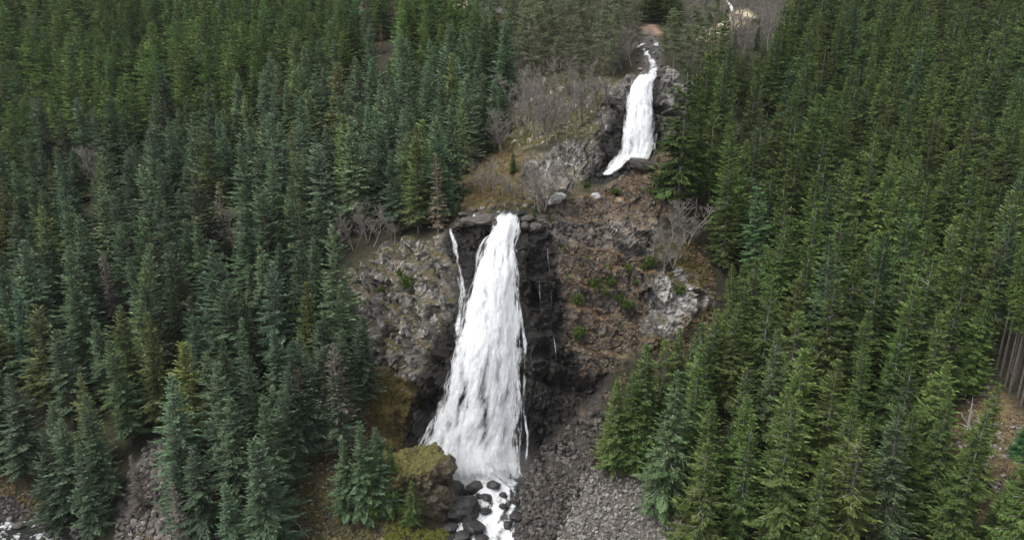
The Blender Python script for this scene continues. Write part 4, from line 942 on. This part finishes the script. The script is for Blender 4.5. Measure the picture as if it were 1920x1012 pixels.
# leafless trees: (x, foot y, tip y, kind)
BARE = [(965,262,205),(985,250,170),(1000,262,190),(1015,255,195),(1028,270,200),(1045,262,180),(1062,258,200),(1080,245,180),(1092,236,170),(1010,225,150),(1040,215,140),(1075,205,130),(1110,205,140),(975,235,160),(940,285,225),
        (890,365,300),(905,375,310),(925,370,300),(945,372,320),(965,375,330),(915,345,285),(885,345,300),(1002,395,330),(1012,398,290),(1020,396,300),(985,372,335),(880,318,270),
        (640,478,405),(665,470,400),(690,455,375),(700,462,390),(620,470,410),(598,500,430),(735,450,395),(185,365,270),(175,340,275),(455,500,400),(440,495,385),(300,420,350),(1288,462,375),(1252,470,400),(1225,480,420),(1245,520,440),(1262,500,430),
        (1395,110,20),(1410,95,10),(1425,90,0),(1440,95,5),(1455,90,-10),(1380,90,15),(1365,95,30),(1470,95,10),(1345,60,-20),(1360,40,-30),(1385,40,-40),(1405,40,-40),(1430,40,-40),(1450,45,-40),(1300,40,-40),(1320,35,-40),(1335,30,-40),(1280,30,-40),
        (1130,150,100),(1150,140,95),(1165,130,90),(1185,125,70),(1175,110,60),(740,455,400),(1140,205,160)]
for i, (x, y0, y1) in enumerate(BARE):
    p, h = top_h(x, y0, y1); h *= 1.4 if 930 < x < 1200 and y0 < 300 else 1
    w_ = ('on the mossy bank between the two falls' if 930 < x < 1200 and y0 < 300 else 'above the lip of the lower fall' if 860 < x < 1040 and y0 < 400 else 'on the rim of the lichen-grey cliff' if 590 < x < 760 and y0 > 440
          else 'among the blue-green spruces' if x < 600 else 'beside the bracken ledge' if y0 > 300 else 'around the pale meadow')
    sz = 'tall' if h > 11 else 'low' if h < 7.5 else 'middling'; sh = 'many-stemmed' if i % 5 > 2 else 'single-stemmed'
    t = float(rngP.uniform(0.75, 1.15))
    place('bare_tree', BARES, p, h, f'{sz} {sh} leafless grey tree {w_}', 'bare tree', f'leafless trees {w_}', (t, t, t), rngP.uniform(0.9, 1.35), k=i % 5)
for x, y0, y1, wd, t, lb in [(822,436,285,1.0,(1.05,0.92,0.74),'tall tan dead spruce at the rim beside the lower fall'),(213,600,470,1.0,(0.9,0.86,0.85),'grey needle-bare spruce among the blue-green stand'),
        (425,480,340,1.15,(1.1,1.1,0.8),'pale yellowish half-bare spruce with grey lower limbs'),(690,75,-40,1.2,(1.15,0.95,0.82),'tan bare larch taller than its plantation neighbours'),(742,60,-50,1.2,(1.05,0.9,0.8),'tan bare larch at the plantation corner'),
        (716,100,45,0.9,(1.3,0.95,0.6),'small orange-tan dead spruce below the tan larches'),(957,170,85,0.9,(1.35,1.05,0.6),'slim ochre dead spruce under the pines'),(1300,455,370,0.6,(1.0,1.0,1.0),'slim grey dead spruce on the rim of the bracken ledge'),(1418,235,160,1.1,(0.95,0.95,0.9),'grey-limbed bare spruce in the yellow-green stand'),
        (265,960,850,0.9,(0.8,0.78,0.74),'brownish bare spruce beside the scree gully'),(345,1040,900,1.0,(0.85,0.86,0.8),'grey half-dead spruce at the lower edge of the scree gully'),(575,860,690,1.1,(0.8,0.76,0.68),'brown shaded dead spruce under the lichen-grey cliff'),(640,850,640,1.2,(0.72,0.68,0.62),'tall brown dead spruce beside the mustard slope')]:
    p, h = top_h(x, y0, y1); place('dead_spruce', DEADS, p, min(h, 24), lb, 'dead tree', None, t, wd)
# spruces standing apart, each its own
for x, y0, y1, kd, wd, t, lb in [(684,968,785,BLUE,1.0,(1,1.1,0.95),'tallest spruce of the clump beside the mossy crag'),(715,962,798,BLUE,0.95,(1,1.1,1),'second spruce of the clump beside the mossy crag'),(655,960,820,BLUE,1.05,(1,1.1,.9),'broad low spruce on the outer side of the crag clump'),(738,955,835,GREEN,1.1,(.85,.95,.9),'spruce of the crag clump leaning to the mossy block'),
        (776,985,900,GREEN,1.25,(.8,.9,.8),'small dense spruce growing against the side of the crag'),(700,975,870,GREEN,1.1,(1,1.1,.9),'bright young spruce in front of the crag clump'),(962,325,280,GREEN,1.3,(.7,.85,.8),'small dark spruce on the rock above the lip'),(861,402,370,GREEN,1.4,(.8,1,.9),'tiny green spruce at the edge of the lip pool'),
        (1001,408,383,GREEN,1.4,(.9,1,.8),'tiny spruce beside pale stems directly over the lip'),(1030,414,392,GREEN,1.5,(.9,1,.7),'tiny bushy spruce at the foot of the brown knoll'),(1150,850,705,GREEN,1.0,(.9,1,.9),'lone dark spruce at the top of the talus'),(1375,125,55,BLUE,.9,(.9,1,.9),'dark spruce standing in the pale meadow'),(1418,95,30,BLUE,.8,(.9,1,.9),'slim dark spruce among bare trees by the meadow'),
        (1912,860,790,BLUE,1.4,(.6,1.1,.75),'bright bluish young spruce at the edge of the cleared slope'),(1895,1010,900,GREEN,1.1,(1,1,1),'spruce at the bottom of the cleared slope'),(1850,1035,930,GREEN,1.1,(1,1.05,1),'young spruce below the fallen log'),(1795,960,830,GREEN,1.1,(.8,.95,.9),'dark spruce below the upturned stump'),(1730,930,790,GREEN,1.1,(.85,1,.9),'spruce shading the lower cleared slope')]:
    p, h = top_h(x, y0, y1); place('young_spruce' if h < 9 else 'lone_spruce', kd, p, h, lb, 'spruce tree', None, t, wd)
for x, y0, y1 in [(1300,785,600),(1325,765,578),(1350,735,560),(1378,700,520),(1398,660,480),(1262,812,612),(1235,838,632),(1205,862,665),(1178,880,690),(1150,885,712),(1338,700,585),(1285,830,655),(1312,815,640),(1210,885,720),(1365,770,600),(1440,160,75),(1452,145,55),(1466,130,40),(1430,180,95),(1476,115,20),(1448,190,100),(1415,190,110),(1385,195,100),(1400,205,108),(1410,185,95),(1394,172,88),(1378,168,92),(1425,150,72)]:
    hill = y0 < 300
    p, h = top_h(x, y0, y1); t = float(rngP.normal(1, 0.15)); bw_ = rngP.uniform(0.85, 1.2); place('green_spruce', GREEN, p, h, f'{"tall" if h > 21 else "middling"} {"slender" if bw_ < 1.02 else "broad"} {"dark" if t < 1 else "pale"} spruce on the wood edge {"below the pale meadow" if hill else "above the talus"}', 'spruce tree', 'wood edge spruces ' + ('below the pale meadow' if hill else 'above the talus'), (t, t, t), bw_)
for x, y0, y1 in [(590,850,660),(622,835,640),(655,800,615),(560,875,690),(688,755,590),(612,780,600),(548,905,720),(640,860,700),(575,800,625),(178,1000,830),(352,965,790),(388,1010,830),(122,985,800)]:
    gully = x < 400
    p, h = top_h(x, y0, y1); t = float(rngP.normal(0.95, 0.15)); bw_ = rngP.uniform(0.85, 1.2); place('blue_spruce', BLUE, p, h, f'{"slender" if bw_ < 1.02 else "broad"} {"dark" if t < 0.95 else "pale"} blue-green spruce {"along the lower edges of the scree gully" if gully else "at the top of the mossy scree"}', 'spruce tree', 'blue-green spruces ' + ('along the gully edges' if gully else 'at the top of the mossy scree'), (t, t, t), bw_)
for i, (x, y0) in enumerate([(1868,690),(1876,705),(1884,725),(1892,735),(1899,720),(1908,745),(1914,760),(1880,690),(1895,700),(1905,715),(1922,740),(1872,672)]):
    p = base_at(x, y0); place('bare_pole_spruce', POLE, p, rngP.uniform(21, 24), 'spruce on a tall bare grey pole beside the cleared slope', 'spruce tree', 'bare-poled spruces by the cleared slope', (0.95, 1, 0.9), 0.75)
for i, (x, y0, s, w_) in enumerate([(1097,490,1.2,0),(1090,500,1.0,0),(1140,505,1.1,0),(1146,530,1.5,0),(1112,535,1.2,0),(1118,545,1.1,0),(1138,550,1.3,0),(1174,575,1.5,0),(1178,512,1.5,0),(1084,568,1.5,0),(1218,498,1.6,0),(1086,630,1.6,0),(1160,562,1.3,0),(1190,532,1.1,0),(1155,362,1.2,1),(1100,350,0.9,1),
        (765,535,1.7,2),(752,515,1.2,2),(820,512,1.1,2),(715,545,1.1,2),(1275,550,1.4,3),(1068,520,1.0,0),(1052,470,1.0,0),(1205,505,1.0,0)]):
    p = base_at(x, y0); w_ = ['on the bracken ledge', 'on the brown knoll', 'in a crack of the lichen-grey cliff', 'on the pale rock at the forest edge'][w_]
    sz = 'larger' if s > 1.35 else 'smaller'; place('juniper_bush', BUSHES, p, 1.3 * s * 0.9, f'{sz} green juniper bush {w_}', 'bush', f'juniper bushes {w_}', (1, 1, 1), rngP.uniform(0.9, 1.2))

# ------------------------------------------------------------------ dead wood
def log(name, p0, p1, r0, r1, label, cat='log', roots=0, seed=1):
    rng = np.random.default_rng(seed); a = Acc(); s = np.linspace(0, 1, 9); pts = np.outer(1 - s, p0) + np.outer(s, p1) + rng.normal(0, 0.05, (9, 3))
    tube(a, pts, r0 + (r1 - r0) * s, 8)
    d = (np.asarray(p1) - p0); d = d / np.linalg.norm(d)
    for k in range(roots):
        v = rng.normal(size=3) - d * 0.6; v[2] += 0.2; v /= np.linalg.norm(v); q = np.linspace(0, 1, 6)
        tube(a, np.asarray(p0) + np.outer(q, v) * rng.uniform(0.8, 2.0) + rng.normal(0, 0.06, (6, 3)), 0.16 * (1 - 0.85 * q), 4)
    for k in range(4):
        v = rng.normal(size=3); v -= d * (v @ d); v /= np.linalg.norm(v); q = np.linspace(0, 1, 3); tube(a, pts[2 + k] + np.outer(q, v) * rng.uniform(0.3, 0.9), 0.04 * (1 - 0.8 * q), 3)
    o = obj(name, a.mesh(name, M_GREYWOOD, True)); return tag(o, label, cat)
def g3(x, y, up_=0.25): return base_at(x, y) + np.array([0, 0, up_])
log('fallen_log', g3(1838, 893), g3(1872, 925), 0.26, 0.14, 'dark fallen log lying across the cleared slope')
log('tree_stump', g3(1815, 805, 0.5), g3(1812, 802, 5.5), 0.30, 0.05, 'grey upturned stump with splayed roots on the cleared slope', 'stump', 16, 2)
log('fallen_log', g3(1800, 775), g3(1828, 822), 0.16, 0.06, 'slim grey log propped against the upturned stump', seed=3)
log('fallen_log', g3(532, 955), g3(580, 1010), 0.13, 0.06, 'thin pale log on the mossy scree slope', seed=4)
log('fallen_log', g3(1842, 860), g3(1846, 890), 0.16, 0.10, 'short pale log above the dark fallen log', seed=5)
log('driftwood', g3(1046, 856), g3(1062, 862), 0.10, 0.04, 'pale driftwood branch on the dark talus', seed=6)

# ------------------------------------------------------------------ cabin among the pines
def plain(name, col, rough=0.8):
    m, n, l, b = new_mat(name); geo = n.new('ShaderNodeTexCoord').outputs['Object']
    c_ = mixc(n, l, maprange(n, l, noise_node(n, l, geo, 3, 4), 0.3, 0.7, 0, 0.5), col, tuple(x * 0.55 for x in col)); l.new(c_, b.inputs['Base Color']); b.inputs['Roughness'].default_value = rough; return m
M_RED, M_WHITE, M_ROOF, M_FOUND = plain('red_boards', (0.26, 0.055, 0.035)), plain('white_trim', (0.6, 0.58, 0.54)), plain('grey_roofing', (0.16, 0.15, 0.145)), plain('foundation_stone', (0.22, 0.21, 0.20))
M_GLASS = plain('window_glass', (0.05, 0.055, 0.06), 0.1)
def box(c0, c1):
    (x0, y0, z0), (x1, y1, z1) = c0, c1
    v = [(x, y, z) for z in (z0, z1) for y in (y0, y1) for x in (x0, x1)]
    return np.array(v, float), np.array([(0, 1, 5, 4), (1, 3, 7, 5), (3, 2, 6, 7), (2, 0, 4, 6), (4, 5, 7, 6), (0, 2, 3, 1)])
cab = bpy.data.objects.new('cabin', None); COL.objects.link(cab); cp = base_at(944, 42); cab.location = cp; cab.rotation_euler = (0, 0, R(-12)); tag(cab, 'small red wooden cabin with white trim among the pines', 'cabin')
def cpart(name, c0, c1, m, parent=None):
    v, f = box(c0, c1); o = obj(name, mesh_from(name, v, f), m); o.parent = parent or cab; return o
cpart('foundation', (-3.7, -2.9, -2.5), (3.7, 2.9, 0.5), M_FOUND); 
for k in range(18): cpart('wall_board', (-3.6 + k * 0.4, -2.84 - 0.02 * (k % 2), 0.5), (-3.2 + k * 0.4, -2.6, 3.1), M_RED)
cpart('wall', (-3.58, -2.65, 0.5), (3.58, 2.8, 3.1), M_RED)
v = np.array([(-4, -3.3, 2.95), (4, -3.3, 2.95), (4, 3.3, 2.95), (-4, 3.3, 2.95), (-4, 0, 4.9), (4, 0, 4.9)]); 
rf = obj('roof', mesh_from('roof', v, [np.array([(0, 1, 5, 4), (2, 3, 4, 5), (3, 2, 1, 0)]), np.array([(0, 4, 3), (1, 2, 5)])]), M_ROOF, cab)
cpart('chimney', (1.4, 0.2, 3.8), (2.0, 0.8, 5.7), M_FOUND, rf)
for x in (-1.9, 1.3):
    wdw = cpart('window', (x - 0.6, -2.95, 1.3), (x + 0.6, -2.83, 2.5), M_WHITE); cpart('pane', (x - 0.48, -2.99, 1.42), (x - 0.04, -2.94, 2.38), M_GLASS, wdw); cpart('pane', (x + 0.04, -2.99, 1.42), (x + 0.48, -2.94, 2.38), M_GLASS, wdw)
for x in (-3.62, 3.50): cpart('corner_board', (x, -2.93, 0.5), (x + 0.14, -2.80, 3.1), M_WHITE)

# ------------------------------------------------------------------ tussocks of bracken and grass
def tufts(name, polys, n, seed, cols, label, h=(0.2, 0.5), blades=6):
    rng = np.random.default_rng(seed); V, n0, Cc = [], 0, []
    for poly_px, share in polys:
        poly = spot(*np.array(poly_px, float).T)[:, :2]; ob = zone(poly_px); lo, hi = poly.min(0) - 2, poly.max(0) + 2
        P = rng.uniform(lo, hi, (int(n * share * 5), 2)); P3 = np.concatenate([P, height(P[:, 0], P[:, 1])[:, None]], 1)
        sd = poly_sd(oblique(P3), ob) + fbm(P3 * 0.3, 3, seed) * 3; ok = (sd > 0) & (fbm(P3 * 0.45, 3, seed + 3) > -0.12); P3 = P3[ok][:int(n * share)]
        # foot on the displaced rock: nearest grid vertex
        ii = np.clip(np.searchsorted(XS, P3[:, 0]), 0, NX - 1); jj = np.clip(np.searchsorted(YS, P3[:, 1]), 0, NY - 1); foot = P1[jj * NX + ii]; co = (P3[:, 0] > -34) & (P3[:, 0] < 42) & (P3[:, 1] > 94) & (P3[:, 1] < 178); foot = np.where(co[:, None], foot, np.concatenate([P3[:, :2], height(P3[:, 0], P3[:, 1], HF)[:, None]], 1))
        for p in foot:
            a = rng.uniform(0, 6.28, blades); L = rng.uniform(*h) * rng.uniform(0.7, 1.3, blades); w_ = rng.uniform(0.03, 0.065, blades)
            d = np.stack([np.cos(a), np.sin(a)], -1); side = np.stack([-d[:, 1], d[:, 0], 0 * a], -1) * w_[:, None]
            m1 = np.concatenate([d * (L * 0.45)[:, None], (L * 0.75)[:, None]], 1); tip = np.concatenate([d * (L * 1.05)[:, None], (L * 0.35)[:, None]], 1)
            V.append(np.stack([p + 0 * tip - [0, 0, 0.1], p + m1 + side, p + tip, p + m1 - side], 1).reshape(-1, 3))
            c_ = cols[int(rng.integers(len(cols)))]; Cc.append(np.tile(np.array(c_) * rng.uniform(0.7, 1.25), (blades * 4, 1)))
    V = np.concatenate(V); Cc = np.concatenate(Cc)
    me = mesh_from(name, V, np.arange(len(V)).reshape(-1, 4), False, Cc, {'wet': np.zeros(len(V))})
    return tag(obj(name, me, M_GROUND), label, 'grass', kind='stuff')
BRK = [(0.19, 0.130, 0.078), (0.105, 0.076, 0.050), (0.25, 0.20, 0.15), (0.15, 0.095, 0.058)]; OCH = [(0.15, 0.11, 0.03), (0.11, 0.075, 0.025), (0.10, 0.10, 0.025)]
tufts('bracken', [([(1045,455),(1120,468),(1235,488),(1215,560),(1215,640),(1150,690),(1090,700),(1062,640)], 0.55), ([(1040,392),(1150,345),(1258,285),(1268,340),(1250,400),(1150,412)], 0.33), ([(1110,870),(1140,740),(1180,690),(1150,780),(1130,870)], 0.12)], 4000, 501, BRK, 'rust-brown dead bracken covering the ledges')
tufts('moss_grass', [([(690,690),(790,715),(770,770),(745,835),(680,790)], 0.22), ([(860,330),(930,275),(1000,290),(980,360),(900,395)], 0.2), ([(935,285),(990,150),(1165,150),(1120,240),(1060,258)], 0.28), ([(640,530),(730,460),(830,440),(840,600),(760,680),(690,660)], 0.15), ([(1235,470),(1300,450),(1330,560),(1260,540)], 0.15)], 5200, 502, OCH, 'ochre grass and moss on the banks and cliff ledges')
tufts('green_grass', [([(720,1060),(722,985),(760,960),(800,975),(828,1000),(826,1060)], 1.0)], 1500, 503, [(0.11, 0.12, 0.022), (0.15, 0.145, 0.03), (0.085, 0.105, 0.02)], 'bright green grass patch at the foot of the crag', (0.25, 0.5))
tufts('dry_grass', [([(1770,790),(1850,715),(1925,790),(1960,950),(1850,990),(1800,900)], 0.5), ([(1285,75),(1350,35),(1440,40),(1320,90)], 0.3), ([(1130,890),(1230,875),(1260,950),(1250,880)], 0.2)], 2400, 504, BRK + [(0.28, 0.22, 0.12)], 'dry brown grass on the cleared slopes')

tufts('bank_grass', [([(-40,880),(60,905),(150,985),(120,985),(20,935),(-40,925)], 0.35), ([(230,1010),(320,1000),(330,1060),(200,1060)], 0.1), ([(500,900),(545,860),(600,840),(690,800),(700,860),(640,850),(530,900)], 0.35), ([(1230,900),(1270,960),(1350,1012),(1400,1050),(1330,1012),(1240,975)], 0.12), ([(1222,640),(1325,560),(1350,600),(1300,700),(1190,720)], 0.22), ([(1262,440),(1330,480),(1345,560),(1300,520)], 0.12), ([(560,860),(600,790),(680,700),(705,780),(690,850),(600,870)], 0.12)], 4600, 505, OCH + BRK, 'brown and ochre grass fringing the forest edge')
# pale lichen-white rock by the channel between the falls
for bx, by, bw in [(1040,378,30),(1028,384,20),(1052,372,18),(1118,372,18)]:
    p = spot(bx, by, HF)[0]; boulder('round', ROUND, int(bw) % 4, p, bw / FPX * project(p)[2], M_PALE, 'lichen-white boulder between the two falls', 'white boulders between the falls', (0.2, 0.1, bx), 0.2)

# ------------------------------------------------------------------ spray and air
def volume(name, dens, falloff):
    m = bpy.data.materials.new(name); m.use_nodes = True; n, l = m.node_tree.nodes, m.node_tree.links
    n.remove(n['Principled BSDF']); v = n.new('ShaderNodeVolumePrincipled'); v.inputs['Color'].default_value = (0.995, 0.997, 1, 1); v.inputs['Density'].default_value = dens; v.inputs['Anisotropy'].default_value = 0.2
    if falloff:
        tc = n.new('ShaderNodeTexCoord').outputs['Object']; ln = n.new('ShaderNodeVectorMath'); ln.operation = 'LENGTH'; l.new(tc, ln.inputs[0])
        ns = noise_node(n, l, tc, 1.8, 3); k = maprange(n, l, ln.outputs['Value'], 0.15, 1.0, 1, 0)
        l.new(math_node(n, l, 'MULTIPLY', math_node(n, l, 'MULTIPLY', k, k), math_node(n, l, 'MULTIPLY', maprange(n, l, ns, 0.38, 0.66, 0.05, 1), dens)), v.inputs['Density'])
    l.new(v.outputs[0], n['Material Output'].inputs['Volume']); return m
def spray(px_, py_, Y, rad, dens, label):
    bm = bmesh.new(); bmesh.ops.create_icosphere(bm, subdivisions=3, radius=1.0); me = bpy.data.meshes.new('mist'); bm.to_mesh(me); bm.free()
    o = obj('mist', me, volume('spray_mist', dens, True)); o.location = at(px_, py_, Y); o.scale = rad; return tag(o, label, 'mist', kind='stuff')
spray(885, 868, 108.5, (14, 5, 6.5), 0.30, 'white spray drifting at the foot of the lower fall')

rngB = np.random.default_rng(88)
for i, p in enumerate(scatter([(935,280),(965,215),(1000,190),(1100,170),(1150,165),(1130,215),(1110,250),(1060,262),(990,275)], 3.6, 61, 3000)[:20]):
    h = rngB.uniform(3, 8); t = float(rngB.uniform(0.85, 1.35)); sz = 'taller' if h > 6 else 'low'
    place('bare_shrub', BARES, p, h, f'{sz} {"greyer" if t > 1.1 else "browner"} leafless shrub in the thicket on the mossy bank', 'shrub', 'leafless thicket on the mossy bank', (t, t * 0.98, t * 0.95), 1.3)
tag(obj('haze', mesh_from('haze', *box((-520, -120, -8), (520, 1050, 460))), volume('valley_haze', 0.00005, False)), 'thin valley haze', 'haze', kind='stuff')
for x, y0, h in [(1005,175,11),(1030,190,9),(1060,180,12),(1085,185,9),(1110,170,11),(1135,160,10),(1150,150,12),(985,205,10),(1020,212,8),(1098,205,8)]:
    p = base_at(x, y0); t = float(rngB.uniform(1.0, 1.25)); place('pine_tree', PINES, p, h, f'{"small" if h < 10 else "middling"} pale young pine on the upper edge of the mossy bank', 'pine tree', 'pale young pines on the mossy bank', (t, t, t), 0.9)
tufts('lip_grass', [([(870,372),(930,345),(1005,360),(1012,394),(940,397),(870,396)], 1.0)], 900, 506, OCH + BRK[:2], 'brown grass on the bank behind the lip')
for k, (bx, by, bw) in enumerate([(905,392,16),(925,390,14),(945,388,18),(968,386,14),(985,388,16),(915,380,12),(955,378,13),(978,374,15),(935,399,12),(890,396,14),(1000,392,12),(898,384,11)]):
    p = spot(bx, by, HF)[0]; boulder('angular', ANG, k % 4, p, bw / FPX * project(p)[2], M_DSTONE if k % 4 else M_STONE, 'grey-brown boulder on the bank behind the lip', 'boulders behind the lip', (0.2, 0.1, k), 0.35)
